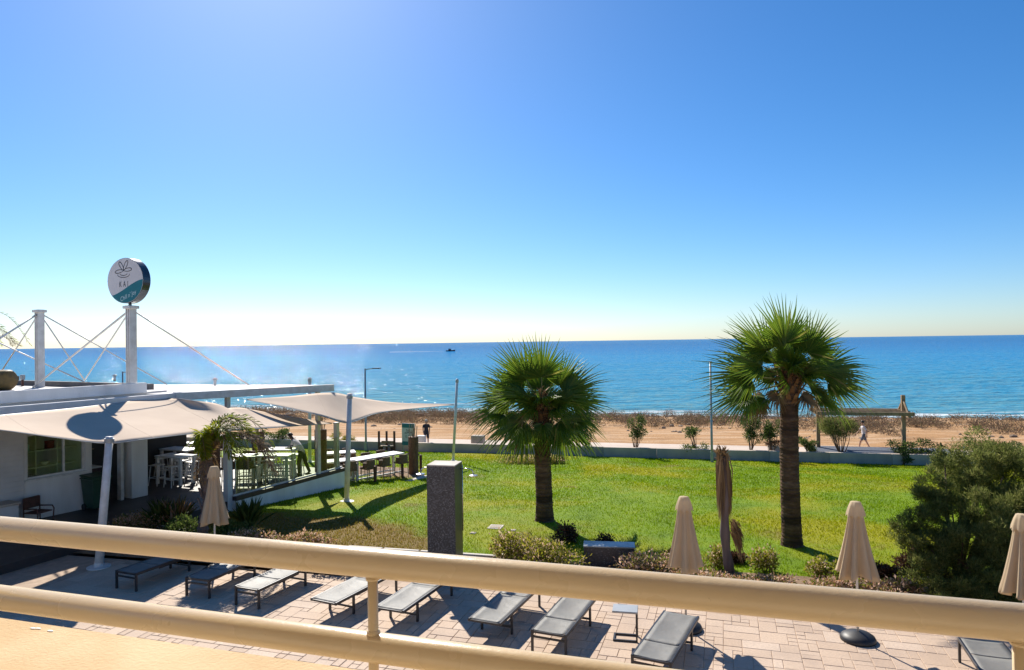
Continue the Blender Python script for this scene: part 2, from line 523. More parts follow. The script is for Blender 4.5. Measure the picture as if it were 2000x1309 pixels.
def sea_mat():
    t = NT('sea_water')
    geo = t.n('ShaderNodeNewGeometry')
    sx = t.n('ShaderNodeSeparateXYZ')
    t.l(geo.outputs['Position'], sx.inputs[0])
    s = t.math('ADD', t.math('MULTIPLY', sx.outputs[0], SA), t.math('MULTIPLY', sx.outputs[1], CA))
    lg = t.math('LOGARITHM', t.math('MAXIMUM', s, 1.0), 10.0)
    # wandering sand and weed bands under the shallow water
    vb = t.coord((.010, .05, 1), rot=(0, 0, R(14)))
    band = t.noise(vb, 1.0, 5, .55)
    lg2 = t.math('ADD', lg, t.math('MULTIPLY', t.math('SUBTRACT', band, .5), .5))
    k = t.math('DIVIDE', t.math('SUBTRACT', lg2, 1.8), 2.0)
    c = t.ramp(k, [(0.0, (.14, .27, .29)), (.05, (.06, .24, .33)), (.18, (.03, .23, .40)), (.33, (.02, .22, .44)), (.47, (.016, .175, .41)), (.62, (.014, .15, .37)), (1, (.02, .16, .37))])
    # foam along the shore
    fo = t.noise(t.coord((.07, .55, 1), rot=(0, 0, R(14))), 1.0, 6, .65)
    near = t.ramp(t.math('DIVIDE', t.math('SUBTRACT', s, 66.0), 40.0), [(0, (1, 1, 1)), (.14, (.75, .75, .75)), (.45, (.30, .30, .30)), (.75, (0, 0, 0))])
    fm = t.ramp(t.math('ADD', t.math('MULTIPLY', near, .36), fo), [(.70, (0, 0, 0)), (.80, (1, 1, 1))])
    c = t.mix(fm, c, (.62, .66, .68))
    # waves: ripples, chop and swell, each stretched along the shore
    v1 = t.coord((.55, 1.0, 1), rot=(0, 0, R(14)))
    n1 = t.noise(v1, 2.2, 3, .6)
    n2 = t.noise(v1, .45, 3, .6)
    n3 = t.noise(t.coord((.25, 1, 1), rot=(0, 0, R(14))), .10, 3, .5)
    b1 = t.bump(n3, 1.6)
    b2 = t.bump(n2, 1.2, 1.0, b1)
    b3 = t.bump(n1, .20, 1.0, b2)
    df = t.n('ShaderNodeBsdfDiffuse')
    t.l(c, df.inputs[0]); t.l(b2, df.inputs['Normal'])
    # glitter: wave facets tilt the mirror normal directly, so that far crests still catch the sun
    def facet(scale, st):
        nd = t.n('ShaderNodeTexNoise')
        nd.inputs['Scale'].default_value = scale
        nd.inputs['Detail'].default_value = 2
        nd.inputs['Roughness'].default_value = .6
        t.l(t.coord((st, 1, 1), rot=(0, 0, R(14))), nd.inputs['Vector'])
        return nd.outputs['Color']
    vm = t.n('ShaderNodeVectorMath', operation='ADD')
    t.l(facet(2.4, .5), vm.inputs[0]); t.l(facet(.7, .6), vm.inputs[1])
    v2 = t.n('ShaderNodeVectorMath', operation='SUBTRACT')
    t.l(vm.outputs[0], v2.inputs[0]); v2.inputs[1].default_value = (1, 1, 1)
    v3 = t.n('ShaderNodeVectorMath', operation='MULTIPLY')
    t.l(v2.outputs[0], v3.inputs[0]); v3.inputs[1].default_value = (1.25, 1.25, 0)
    v4 = t.n('ShaderNodeVectorMath', operation='ADD')
    t.l(v3.outputs[0], v4.inputs[0]); v4.inputs[1].default_value = (0, 0, 1)
    v5 = t.n('ShaderNodeVectorMath', operation='NORMALIZE')
    t.l(v4.outputs[0], v5.inputs[0])
    gl = t.n('ShaderNodeBsdfGlossy')
    gl.inputs['Roughness'].default_value = .06
    t.l(v5.outputs[0], gl.inputs['Normal'])
    fr = t.n('ShaderNodeFresnel')
    fr.inputs[0].default_value = 1.33
    t.l(b3, fr.inputs['Normal'])
    k2 = t.math('MULTIPLY', t.math('ADD', t.math('MULTIPLY', fr.outputs[0], .38), .03), t.math('SUBTRACT', 1.0, t.math('MULTIPLY', fm, .8)))
    mx = t.n('ShaderNodeMixShader')
    t.l(k2, mx.inputs[0])
    t.l(df.outputs[0], mx.inputs[1]); t.l(gl.outputs[0], mx.inputs[2]); t.l(mx.outputs[0], t.out.inputs[0])
    return t.mat
M['sea'] = sea_mat()
M['foam'] = pm('wake_foam', (.75, .78, .8), (.55, .62, .68), .2, .7)

M['palmleaf'] = leaf_mat('fan_palm_leaf', [(0, (.09, .16, .016)), (.5, (.14, .22, .02)), (.85, (.22, .27, .03)), (1, (.36, .31, .09))], .55, .38, .4)
M['palmdry'] = leaf_mat('dry_palm_leaf', [(0, (.22, .14, .07)), (.6, (.30, .20, .10)), (1, (.14, .085, .045))], .25, .7, .2)
M['petiole'] = pm('palm_petiole', (.14, .17, .04), (.2, .17, .06), 6, .5)
M['datepalm'] = leaf_mat('date_palm_leaf', [(0, (.13, .20, .012)), (.6, (.24, .27, .015)), (1, (.36, .31, .03))], .6, .5, .2)
M['shrubleaf'] = leaf_mat('shrub_leaf', [(0, (.05, .09, .02)), (.6, (.10, .15, .03)), (1, (.17, .20, .06))], .4)
M['bedleaf'] = leaf_mat('bed_shrub_leaf', [(0, (.16, .18, .018)), (.5, (.29, .29, .025)), (.7, (.40, .34, .06)), (.85, (.52, .36, .24)), (1, (.68, .50, .38))], .55)
M['beddry'] = leaf_mat('bed_dry_flower', [(0, (.12, .14, .025)), (.35, (.25, .22, .05)), (.5, (.42, .22, .10)), (.75, (.62, .40, .28)), (1, (.74, .54, .43))], .5)
M['russet'] = leaf_mat('russet_shrub_leaf', [(0, (.05, .025, .018)), (.6, (.11, .05, .03)), (1, (.17, .10, .05))], .3)
M['tamarisk'] = leaf_mat('feathery_leaf', [(0, (.12, .15, .035)), (.6, (.20, .23, .06)), (1, (.32, .31, .11))], .58, .6, .15)
M['scrub'] = leaf_mat('dry_scrub', [(0, (.13, .09, .06)), (.5, (.22, .15, .10)), (.8, (.29, .21, .14)), (1, (.20, .19, .08))], .3, .8, .1)
M['stem'] = pm('shrub_stem', (.16, .10, .06), (.10, .065, .04), 8, .85)
def trunk_mat(name, a, b, c3):
    t = NT(name)
    v = t.coord((1, 1, 3.2))
    f = t.noise(v, 3.0, 6, .7)
    c = t.ramp(f, [(.3, a), (.5, b), (.72, c3)])
    band = t.noise(t.coord((.15, .15, 1.0)), 2.1, 3)
    c = t.mix(t.ramp(band, [(.40, (.75, .75, .75)), (.52, (0, 0, 0))]), c, (.018, .013, .010))
    t.bsdf(c, .9, 0, .15, t.bump(f, .035))
    return t.mat
M['trunk'] = trunk_mat('palm_trunk', (.07, .04, .024), (.13, .075, .045), (.25, .165, .10))
M['trunkred'] = trunk_mat('palm_trunk_boots', (.10, .045, .022), (.20, .10, .045), (.32, .19, .09))
M['deadtrunk'] = pm('grey_dead_trunk', (.20, .15, .125), (.11, .075, .06), 5, .9, .02, 22, stretch=(1, 1, .15))

# ================================================================== SETTING
def strip_grid(rs, ss, zf):
    V = [(*RS(r, s), zf(r, s)) for s in ss for r in rs]
    n = len(rs)
    F = [(j * n + i, j * n + i + 1, (j + 1) * n + i + 1, (j + 1) * n + i) for j in range(len(ss) - 1) for i in range(n - 1)]
    return V, F
def prof(s): return float(np.interp(s, PX_, PZ_))
def nz(x, y, sc, seed=0.0): return mnoise.noise(Vector((x * sc, y * sc, seed)))

# earth: one sheet under everything, down to the sea bed
rs = [-400, -200, -120] + list(np.arange(-80, 90.1, 2.0)) + [120, 200, 400]
ss = [-60, 0, 10, 14, 20, 30, 41, 43.5] + list(np.arange(46, 78, 1.0)) + [82, 90, 110, 160, 300]
def earth_z(r, s):
    z = prof(s)
    if s < 44: return z - .35
    sh = 0
    if s > 52: sh = .22 * nz(r, s, .16) + .12 * nz(r, s, .5, 3)
    if 64 < s < 74: sh += .35 * nz(r, s, .07, 9)
    return z + sh
V, F = strip_grid(rs, ss, earth_z)
mb = MB(); mb.v = V; mb.f = F; mb.m = [0] * len(F)
tag(mb.build('ground', M['earth'], smooth=True), 'bare orange earth strip between the promenade and the rocky shore', 'ground', kind='structure')

# sea
SEA_Z = -2.62
rs = [-40000, -8000, -2000, -600, -200, -80, 0, 80, 200, 600, 2000, 8000, 40000]
ss = [60, 80, 120, 200, 400, 1000, 3000, 10000, 50000]
V, F = strip_grid(rs, ss, lambda r, s: SEA_Z)
mb = MB(); mb.v = V; mb.f = F; mb.m = [0] * len(F)
tag(mb.build('sea', M['sea']), 'calm turquoise to deep blue sea out to the horizon', 'sea', kind='structure')

# lawn
LAWN0, LAWN1 = 16.15, 41.7
rs = list(np.arange(-34, 46.1, 1.0)); ss = [LAWN0] + list(np.arange(17, 41.5, 1.0)) + [LAWN1]
V, F = strip_grid(rs, ss, lambda r, s: prof(s) + .03 * nz(r, s, .3) * min(1, (s - 16) / 3))
mb = MB(); mb.v = V; mb.f = F; mb.m = [0] * len(F)
tag(mb.build('lawn', M['lawn'], smooth=True), 'sunlit green lawn sloping down to the promenade wall', 'lawn', kind='structure')
# grass blades (uncountable)
NB = 210000
rr = rng.uniform(-27, 30, NB * 2); sv = LAWN0 + (LAWN1 - LAWN0) * rng.uniform(0, 1, NB * 2) ** 1.5
gx = rr * CA + sv * SA; gy = -rr * SA + sv * CA
ok = (np.abs(gx) < gy * .80 + 1.5) & ~((gx < -9.4 + (gy - 22.5) * .47) & (gy < 29))
gx, gy, sv = gx[ok][:NB], gy[ok][:NB], sv[ok][:NB]
gzv = np.interp(sv, PX_, PZ_)
nb = len(gx)
an = rng.uniform(0, 2 * np.pi, nb); hh = rng.uniform(.025, .07, nb); wd = rng.uniform(.006, .014, nb) * (1 + (sv - 16) / 14)
tx = np.cos(an); ty = np.sin(an); ln = rng.uniform(0, .05, nb); la = rng.uniform(0, 2 * np.pi, nb)
P0 = np.stack([gx - tx * wd, gy - ty * wd, gzv - .01], 1)
P1 = np.stack([gx + tx * wd, gy + ty * wd, gzv - .01], 1)
P2 = np.stack([gx + np.cos(la) * ln, gy + np.sin(la) * ln, gzv + hh], 1)
V = np.stack([P0, P1, P2], 1).reshape(-1, 3)
T = np.arange(nb * 3).reshape(-1, 3)
tag(link('grass', tri_mesh('grass', V, T, M['blade'])), 'short green grass blades covering the lawn', 'grass', kind='stuff')

# planting bed along the patio
BED0 = 14.25
rs = list(np.arange(-16, 20.1, .5)); ss = [BED0 + .12, 14.8, 15.3, 15.8, LAWN0 + .12]
V, F = strip_grid(rs, ss, lambda r, s: .015 + .05 * nz(r, s, 1.3) * (1 if 14.5 < s < 16 else 0) + (0.02 if 14.5 < s < 16 else 0))
mb = MB(); mb.v = V; mb.f = F; mb.m = [0] * len(F)
tag(mb.build('planting_bed', M['soil'], smooth=True), 'strip of dry brown soil between the patio and the lawn', 'planting bed', kind='structure')

# patio: mortar bed and stamped pavers, laid square to the hotel
UA = R(-17.2)
U = Vector((math.cos(UA), math.sin(UA), 0)); Vv = Vector((-math.sin(UA), math.cos(UA), 0))
pr = [RS(-20, -8), RS(26, -8), RS(26, BED0), RS(-20, BED0)]
patio = MB().prism(pr, -.3, -.012).build('patio', M['joint'])
tag(patio, 'beige stamped stone patio under the sun loungers', 'patio', kind='structure')
MOD = .155
def inv_uv(u, v): return U * u + Vv * v
shapes = [(3, 2), (2, 3), (3, 3), (2, 2), (2, 2), (2, 1), (1, 2), (4, 2), (1, 1)]
nu, nv = int(26 / MOD), int(10.5 / MOD)
U0, V0 = -14.5, 6.5
occ = np.zeros((nu, nv), bool)
pav = []
for j in range(nv):
    for i in range(nu):
        if occ[i, j]: continue
        order = shapes[:]
        random.shuffle(order)
        for (a, b) in order + [(1, 1)]:
            if i + a <= nu and j + b <= nv and not occ[i:i + a, j:j + b].any():
                occ[i:i + a, j:j + b] = True
                c = inv_uv(U0 + (i + a / 2) * MOD, V0 + (j + b / 2) * MOD)
                cs = [inv_uv(U0 + (i + p) * MOD, V0 + (j + q) * MOD) for p in (0, a) for q in (0, b)]
                if max(S_of(q.x, q.y) for q in cs) < BED0 - .02:
                    pav.append((c, a, b))
                break
def paver_mb(a, b):
    m = MB()
    g = .0035
    x, y = a * MOD / 2 - g, b * MOD / 2 - g
    be = .006
    p = [(-x, -y, -.03), (x, -y, -.03), (x, y, -.03), (-x, y, -.03), (-x, -y, -.006), (x, -y, -.006), (x, y, -.006), (-x, y, -.006),
         (-x + be, -y + be, 0), (x - be, -y + be, 0), (x - be, y - be, 0), (-x + be, y - be, 0)]
    f = [(8, 9, 10, 11)]
    for k in range(2):
        for q in range(4): f.append((k * 4 + q, k * 4 + (q + 1) % 4, k * 4 + 4 + (q + 1) % 4, k * 4 + 4 + q))
    return m.add(p, f)
pmesh = {}
def ppix(P):
    v = CROT.transposed() @ (P - Vector((0, 0, CAMZ)))
    return (1000 + FPX * v.x / -v.z, 654.5 - FPX * v.y / -v.z) if v.z < -.1 else (9e9, 9e9)
vis = []
for k, (c, a, b) in enumerate(pav):
    x, y = ppix(c)
    on = 0 < x < 2000 and 1090 < y < 1309 and not (x < 700 and y > 1200 + x * .156)
    vis.append((-(a * b) * 1000 / c.length if on else 0, k))
vis.sort()
single = set(k for sc_, k in vis[:300] if sc_ < 0)
rest = MB()
RU = Matrix.Rotation(UA, 3, 'Z')
for k, (c, a, b) in enumerate(pav):
    dz = random.uniform(-.004, .002)
    if k in single:
        if (a, b) not in pmesh: pmesh[(a, b)] = paver_mb(a, b).mesh('paver', M['paver'])
        link('paver', pmesh[(a, b)], patio, (c.x, c.y, dz), (0, 0, UA))
    else:
        m = paver_mb(a, b)
        rest.add([RU @ Vector(q) + Vector((c.x, c.y, dz)) for q in m.v], m.f)
tag(rest.build('paving', M['paver'], patio), kind='stuff')

# kerb between bed and lawn: pale stone edging, one part each stone
kerb = thing('lawn_kerb', 'low pale stone edging along the lawn behind the mosaic column', 'kerb', (*RS(-8, LAWN0), 0), R(-14))
km = MB().box((0, 0, .0), (.96, .12, .16), bev=.012).mesh('kerb_stone', M['kerb'])
for i in range(4):
    link('kerb_stone', km, kerb, (i * 1.0, 0, .0))

# promenade
pr = [RS(-60, 42.35), RS(60, 42.35), RS(60, 46.7), RS(-60, 46.7)]
tag(MB().prism(pr, -2.3, -1.66).build('promenade', M['pathmat']), 'pale paved seaside promenade behind the low concrete wall', 'path', kind='structure')
wall = thing('promenade_wall', 'long low grey concrete wall between the lawn and the promenade', 'wall', (*RS(-40, 42.05), -1.78), R(-14))
wm_ = MB().box((0, 0, .1), (3.186, .28, .9), bev=.012).mesh('wall_panel', M['concrete'])
for i in range(26):
    link('wall_panel', wm_, wall, (1.6 + i * 3.2, random.uniform(-.006, .006), 0))

# ================================================================== HOTEL BALCONY (where the camera stands)
bal = thing('balcony', 'cream balcony with ochre parapet and two round tube rails in the foreground', 'balcony', (-.2928, 1.4056, 0), UA)
L0, L1 = -2.45, 1.13 * 2.5
MB().box(((L0 + L1) / 2, .025, 4.15), (L1 - L0, .45, .70), bev=.012).build('parapet', M['parapet'], bal)
MB().box(((L0 + L1) / 2, -1.22, 3.68), (L1 - L0, 2.94, .22)).build('floor_slab', M['facade'], bal)
MB().box(((L0 + L1) / 2, -2.86, 3.5), (L1 - L0 + 6, .2, 7.0)).build('wall', M['facade'], bal)
MB().box(((L0 + L1) / 2, -1.55, 7.11), (L1 - L0 + 6, 2.8, .22)).build('added_shade_slab', M['facade'], bal)  # unseen slab overhead, added to keep sun off the facade and darken the rails
MB().tube([(L0, 0, 4.85), (L1, 0, 4.85)], .0295, 40).build('top_rail', M['cream'], bal, smooth=True)
MB().tube([(L0, 0, 4.678), (L1, 0, 4.678)], .0295, 40).build('lower_rail', M['cream'], bal, smooth=True)
for k in (-2, -1, 0, 1, 2):
    if L0 < k * 1.13 < L1:
        for zz in (4.7085, 4.8195): MB().lathe([(.0135, -.004), (.0145, 0), (.0115, .005)], 20, (k * 1.13, 0, zz)).build('weld_ring', M['cream'], bal)
        MB().tube([(k * 1.13, 0, 4.495), (k * 1.13, 0, 4.84)], .0105, 20).build('post', M['cream'], bal, smooth=True)
for (x, y) in ((-1.20, .205), (-1.185, .208), (-1.135, .205)):  # small raised white marks on the parapet top
    c = MB().lathe([(.008, 0), (.007, .003), (.003, .004)], 9)
    c.v = [(p[0] * 1.4, p[1] * .6, p[2]) for p in c.v]
    c.build('white_fleck', M['white'], bal, (x, y, 4.499))

# ================================================================== RESTAURANT
BA = R(-28)                                # its own axes: y runs along the wall, x points out over the terrace
BO = Vector((-13.75, 21.4, 0))
Bn, Bd = Vector((math.cos(BA), math.sin(BA), 0)), Vector((-math.sin(BA), math.cos(BA), 0))
def bloc(P):
    q = Vector((P[0], P[1], 0)) - BO
    return q.dot(Bn), q.dot(Bd)
TZ = .2
# terrace floor
te = [(-13.6, 12.6), (-9.33, 22.45), (-6.95, 27.6), (-16.5, 33.0), (-26, 33.0), (-26, 12.6)]
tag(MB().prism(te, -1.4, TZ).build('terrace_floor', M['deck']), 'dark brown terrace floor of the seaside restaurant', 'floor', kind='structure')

rest_b = thing('restaurant', 'white flat roofed beach restaurant with wide roof bands', 'building', BO, BA)
W0, W1 = -9.0, .54
def bbox(name, x0, x1, y0, y1, z0, z1, m, parent=rest_b, bev=0.0):
    return MB().box(((x0 + x1) / 2, (y0 + y1) / 2, (z0 + z1) / 2), (x1 - x0, y1 - y0, z1 - z0), bev=bev).build(name, m, parent)
# front wall round the window
bbox('wall', -.2, 0, W0, -1.36, TZ, 3.5, M['white'])
bbox('wall', -.2, 0, -1.36, .34, TZ, 1.41, M['white'])
bbox('wall', -.2, 0, -1.36, .34, 2.75, 3.5, M['white'])
bbox('wall', -.2, 0, .34, W1, TZ, 3.5, M['white'])
bbox('wall', -7, -.2, W1 - .15, W1, TZ, 3.5, M['white'])
sd = bbox('siding_panel', .002, .05, -6.5, -1.46, TZ + .02, 3.45, M['siding'])
for k in range(21):
    bbox('board', .05, .062, -6.5, -1.46, TZ + .05 + k * .15, TZ + .185 + k * .15, M['siding'], sd)
win = bbox('window', -.13, -.115, -1.36, .34, 1.41, 2.75, M['winglass'])
win.name = 'window'
for (y0, y1, z0, z1) in ((-1.36, -1.30, 1.41, 2.75), (.28, .34, 1.41, 2.75), (-1.30, .28, 1.41, 1.47), (-1.30, .28, 2.69, 2.75), (-.30, -.25, 1.47, 2.69)):
    bbox('frame', -.16, -.06, y0, y1, z0, z1, M['white_steel'], win)
bbox('sill', -.02, .07, -1.42, .42, 1.36, 1.408, M['white_steel'], win)
# inside
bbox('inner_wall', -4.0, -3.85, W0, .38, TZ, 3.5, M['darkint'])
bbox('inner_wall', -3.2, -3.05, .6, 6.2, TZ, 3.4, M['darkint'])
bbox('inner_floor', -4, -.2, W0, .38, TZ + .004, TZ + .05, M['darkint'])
bbox('column', -.45, .05, 1.83, 2.40, TZ, 3.5, M['white'], bev=.01)
bbox('door_jamb', -.25, -.05, 1.52, 1.62, TZ, 3.2, M['white_steel'])
for (x, y) in ((-5.5, 2.2), (-5.5, 7.0)):
    bbox('column', x - .15, x + .15, y - .15, y + .15, TZ, 3.5, M['white_steel'])
# roofs
bbox('roof_slab', -12, .4, W0, 2.9, 3.5, 3.78, M['roof'])
bbox('upper_fascia', .4, .55, W0, 2.06, 3.76, 4.1, M['white'], bev=.012)
bbox('lower_canopy', .4, 1.36, W0, 2.3, 3.52, 3.64, M['roof'])
bbox('lower_fascia', 1.36, 1.5, W0, 2.45, 3.46, 3.74, M['white'], bev=.012)
bbox('end_parapet', -12, -.6, 2.9, 3.1, 3.5, 3.98, M['darkgrey'])  # dark grey puts the parapet's shaded side into its colour
poly = [(.42, 2.08), (1.48, 2.47), (3.6, 7.65), (-3.8, 5.9), (-9, 5.4), (-9, 3.12), (-.5, 3.12), (-.5, 2.95), (.42, 2.95)]
cn = MB().prism(poly[::-1][::-1], 3.52, 3.72).build('terrace_canopy', M['roof'], rest_b)
a_, b_ = Vector((1.5, 2.47, 3.6)), Vector((3.62, 7.65, 3.6))
dv = (b_ - a_)
rm = Matrix.Rotation(math.atan2(dv.y, dv.x), 3, 'Z')
MB().box((a_ + b_) / 2 + Vector((.05, -.02, .02)), (dv.length, .12, .26), rm, bev=.01).build('canopy_beam', M['white_steel'], rest_b)
MB().box((1.5, 2.5, 3.61), (.2, .2, .32), bev=.01).build('beam_bracket', M['white_steel'], rest_b)
# posts under the canopy
for P in ((3.25, 7.2), (2.0, 4.1), (-3.4, 5.6)):
    bbox('canopy_post', P[0] - .07, P[0] + .07, P[1] - .07, P[1] + .07, TZ, 3.53, M['white_steel'])
bbox('ceiling_light_box', .7, .95, 2.5, 2.7, 3.40, 3.52, M['grey_metal'])

# roof masts with stays
def world_b(x, y, z): return BO + Bn * x + Bd * y + Vector((0, 0, z))
def mast(name, label, base, ztop, cat='mast'):
    t = thing(name, label, cat, base, BA)
    h = ztop - base.z
    m = MB()
    m.box((0, 0, h / 2), (.05, .24, h)).box((-.10, 0, h / 2), (.04, .242, h)).box((.10, 0, h / 2), (.04, .242, h))
    m.build('column', M['white_steel'], t)
    MB().box((0, 0, h - .06), (.36, .36, .10), bev=.01).build('head_plate', M['white_steel'], t)
    MB().box((0, 0, .02), (.45, .45, .04)).build('base_plate', M['grey_metal'], t)
    return t
m1b = at_y(257, 745, 23.0)
m1b = Vector((m1b.x, m1b.y, 3.72))
top1 = at_y(257, 597, 23.0).z
mA = mast('roof_mast', 'white steel roof mast carrying the round sign', m1b, top1)
m2 = at_y(78, 745, 26.6)
m2b = Vector((m2.x, m2.y, 3.72))
top2 = at_y(78, 605, 26.6).z
mB = mast('roof_mast', 'bare white steel roof mast left of the round sign', m2b, top2)
def stay(root, a, b, rad=.026):
    q = root.matrix_basis.inverted()
    MB().tube([q @ Vector(a), q @ Vector(b)], rad, 8).build('stay', M['white_steel'], root, smooth=True)
for o in (mA, mB):
    o.matrix_basis = Matrix.Translation(o.location) @ Matrix.Rotation(BA, 4, 'Z')
hA, hB = Vector((m1b.x, m1b.y, top1 - .12)), Vector((m2b.x, m2b.y, top2 - .12))
node = at_z(165, 743, 3.98)
stay(mA, hA, at_z(64, 757, 3.80), .035)
stay(mA, hA, node)
stay(mA, hA, at_z(486, 752, 3.74))
stay(mB, hB, node)
stay(mB, hB, at_z(326, 751, 3.74))
stay(mB, hB, at_y(-60, 700, 24.5), .035)
stay(mB, hB, at_z(-10, 745, 3.80))
stay(mB, at_y(-100, 625, 29), at_z(165, 746, 3.98))

# round sign on its mast
sg = thing('round_sign', 'round white and teal sign with butterfly flower logo on roof mast', 'sign', at_y(253, 549, 22.95), UA)
rad = .76
def disc(r, y0, y1, n=56):
    m = MB()
    ring = [(r * math.cos(2 * math.pi * k / n), r * math.sin(2 * math.pi * k / n)) for k in range(n)]
    vs = [(x, y0, z) for x, z in ring] + [(x, y1, z) for x, z in ring]
    return m.add(vs, [tuple(range(n)), tuple(range(2 * n - 1, n - 1, -1))] + [(k, n + k, n + (k + 1) % n, (k + 1) % n) for k in range(n)])
disc(rad, -.17, .13).build('case', M['signdark'], sg, smooth=False)
face = disc(rad - .012, -.178, -.171).build('face', M['signwhite'], sg)
# teal wave across the lower part
n = 40
top = []
for k in range(n + 1):
    x = -.70 + 1.5 * k / n
    u_ = k / n
    z = -.50 + .52 * (u_ * u_ * (3 - 2 * u_))
    if x * x + z * z < (rad - .02) ** 2: top.append((x, z))
a0, a1 = math.atan2(top[0][1], top[0][0]), math.atan2(top[-1][1], top[-1][0])
arc = [((rad - .02) * math.cos(a1 + (a0 - a1) * k / 30), (rad - .02) * math.sin(a1 + (a0 - a1) * k / 30)) for k in range(31)]
if a0 > a1: arc = [((rad - .02) * math.cos(a1 + (a0 - 2 * math.pi - a1) * k / 30), (rad - .02) * math.sin(a1 + (a0 - 2 * math.pi - a1) * k / 30)) for k in range(31)]
botline = []
wv = MB()
for (x, z) in top:
    zb = -math.sqrt(max(0, (rad - .02) ** 2 - x * x))
    botline.append((x, zb))
vs = [(x, -.181, z) for x, z in top] + [(x, -.181, z) for x, z in botline]
nt = len(top)
wv.add(vs, [(k, nt + k, nt + k + 1, k + 1) for k in range(nt - 1)])
ex = [(x, z) for x, z in arc if x > top[-1][0] and z < top[-1][1] + .001]
if ex:
    ex = sorted(ex, key=lambda p: -p[1])
    pts = [top[-1]] + ex + [botline[-1]]
    wv.add([(x, -.181, z) for x, z in pts], [tuple(range(len(pts) - 1, -1, -1))])
wv.build('teal_wave', M['teal'], face)
def stroke(pts, w=.016, y=-.184):
    m = MB()
    P = [Vector((p[0], y, p[1])) for p in pts]
    vs, fs = [], []
    for i, p in enumerate(P):
        t_ = (P[min(i + 1, len(P) - 1)] - P[max(i - 1, 0)]).normalized()
        nn = Vector((-t_.z, 0, t_.x))
        ww = w * (.45 + .55 * math.sin(math.pi * (i + .5) / len(P)))
        vs += [p + nn * ww, p - nn * ww]
    for i in range(len(P) - 1): fs.append((2 * i, 2 * i + 1, 2 * i + 3, 2 * i + 2))
    return m.add(vs, fs)
def petal(c, ang, ln, wd, n=26):
    out = []
    for k in range(n + 1):
        u_ = k / n * 2 * math.pi
        x = ln * .5 * (1 - math.cos(u_)); z = wd * math.sin(u_) * (.6 + .4 * (1 - math.cos(u_)) / 2)
        out.append((c[0] + x * math.cos(ang) - z * math.sin(ang), c[1] + x * math.sin(ang) + z * math.cos(ang)))
    return out
cx, cz = -.06, .36
lg = MB()
for ang, ln, wd in ((R(62), .36, .07), (R(122), .34, .07), (R(6), .34, .065), (R(188), .36, .065)):
    s_ = stroke(petal((cx, cz - .02), ang, ln, wd), .013)
    lg.add(s_.v, s_.f)
for rr_, dz in ((.25, .0), (.15, .03)):
    s_ = stroke([(cx + rr_ * math.cos(R(a)), cz - .16 + dz + rr_ * .38 * math.sin(R(a))) for a in range(165, 380, 8)], .011)
    lg.add(s_.v, s_.f)
lg.build('flower_logo', M['signline'], face)
def text_part(txt, size, x, z, y, mat_, parent, sx=1.0, sz=1.0, shear=0.0, rot=0.0, sp=1.0, name='lettering'):
    cu = bpy.data.curves.new('lettering', 'FONT')
    cu.body = txt; cu.size = size; cu.align_x = 'CENTER'; cu.align_y = 'CENTER'; cu.space_character = sp; cu.shear = shear
    ob = bpy.data.objects.new('tmp_text', cu)
    col.objects.link(ob)
    dg = bpy.context.evaluated_depsgraph_get()
    me = bpy.data.meshes.new_from_object(ob.evaluated_get(dg))
    bpy.data.objects.remove(ob)
    c_, s_ = math.cos(rot), math.sin(rot)
    for v in me.vertices:
        X, Z = v.co.x * sx, v.co.y * sz
        v.co = (x + X * c_ - Z * s_, y, z + X * s_ + Z * c_)
    me.materials.clear()
    me.materials.append(mat_)
    return link(name, me, parent)
text_part('KAI', .2, cx, -.13, -.184, M['signline'], face, .85, 1.35, sp=1.7)
text_part("Chill n' Joy", .2, .12, -.515, -.186, M['signlite'], face, .82, 1.0, shear=.35, rot=R(21))
MB().tube([(0, .015, -.74), (0, .015, -1.05)], .05, 12).build('stub_post', M['grey_metal'], sg, smooth=True)

# things on the roof
P = at_z(-2, 762, 3.79)
tk = thing('roof_tank', 'ochre drum lying on the restaurant roof at the left edge', 'tank', (P.x, P.y, 3.78), R(-10))
m = MB()
pf = [(-.8, .30), (-.74, .37), (.42, .37), (.52, .30), (.54, .1)]
for i, (x, r) in enumerate(pf): pass
mm = MB().lathe([(r, x) for x, r in pf], 24)
mm.v = [(p[2], p[0], p[1] + .38) for p in mm.v]
mm.build('drum', M['tank'], tk, smooth=True)
for x in (-.4, .2): MB().box((x, 0, .05), (.08, .6, .10)).build('cradle', M['rust'], tk)
for px, py, lab, w_, h_ in ((32, 752, 'small rusty box on the roof right beside the ochre drum', .14, .28), (44, 754, 'small grey post box on the roof beyond the ochre drum', .14, .36)):
    P = at_z(px, py, 3.79)
    t = thing('roof_vent', lab, 'vent', (P.x, P.y, 3.78), BA, 'small boxes on the restaurant roof')
    MB().box((0, 0, h_ / 2), (w_ * .5, w_ * .5, h_)).build('neck', M['rust'], t)
    MB().box((0, 0, h_), (w_, w_, .2), bev=.02).build('cap', M['grey_metal'] if px > 40 else M['rust'], t)
for px, py, lab in ((224, 746, 'thin pale vent pipe on the roof left of the sign mast'), (420, 752, 'short pale vent pipe on the terrace canopy')):
    P = at_z(px, py, 3.74)
    t = thing('vent_pipe', lab, 'vent', (P.x, P.y, 3.715 if px > 300 else 3.775), 0, 'vent pipes on the roof')
    MB().tube([(0, 0, 0), (0, 0, .22)], .05, 12).build('pipe', M['white_steel'], t, smooth=True)
    MB().lathe([(.09, .22), (.10, .25), (.02, .31)], 12).build('cowl', M['grey_metal'], t)

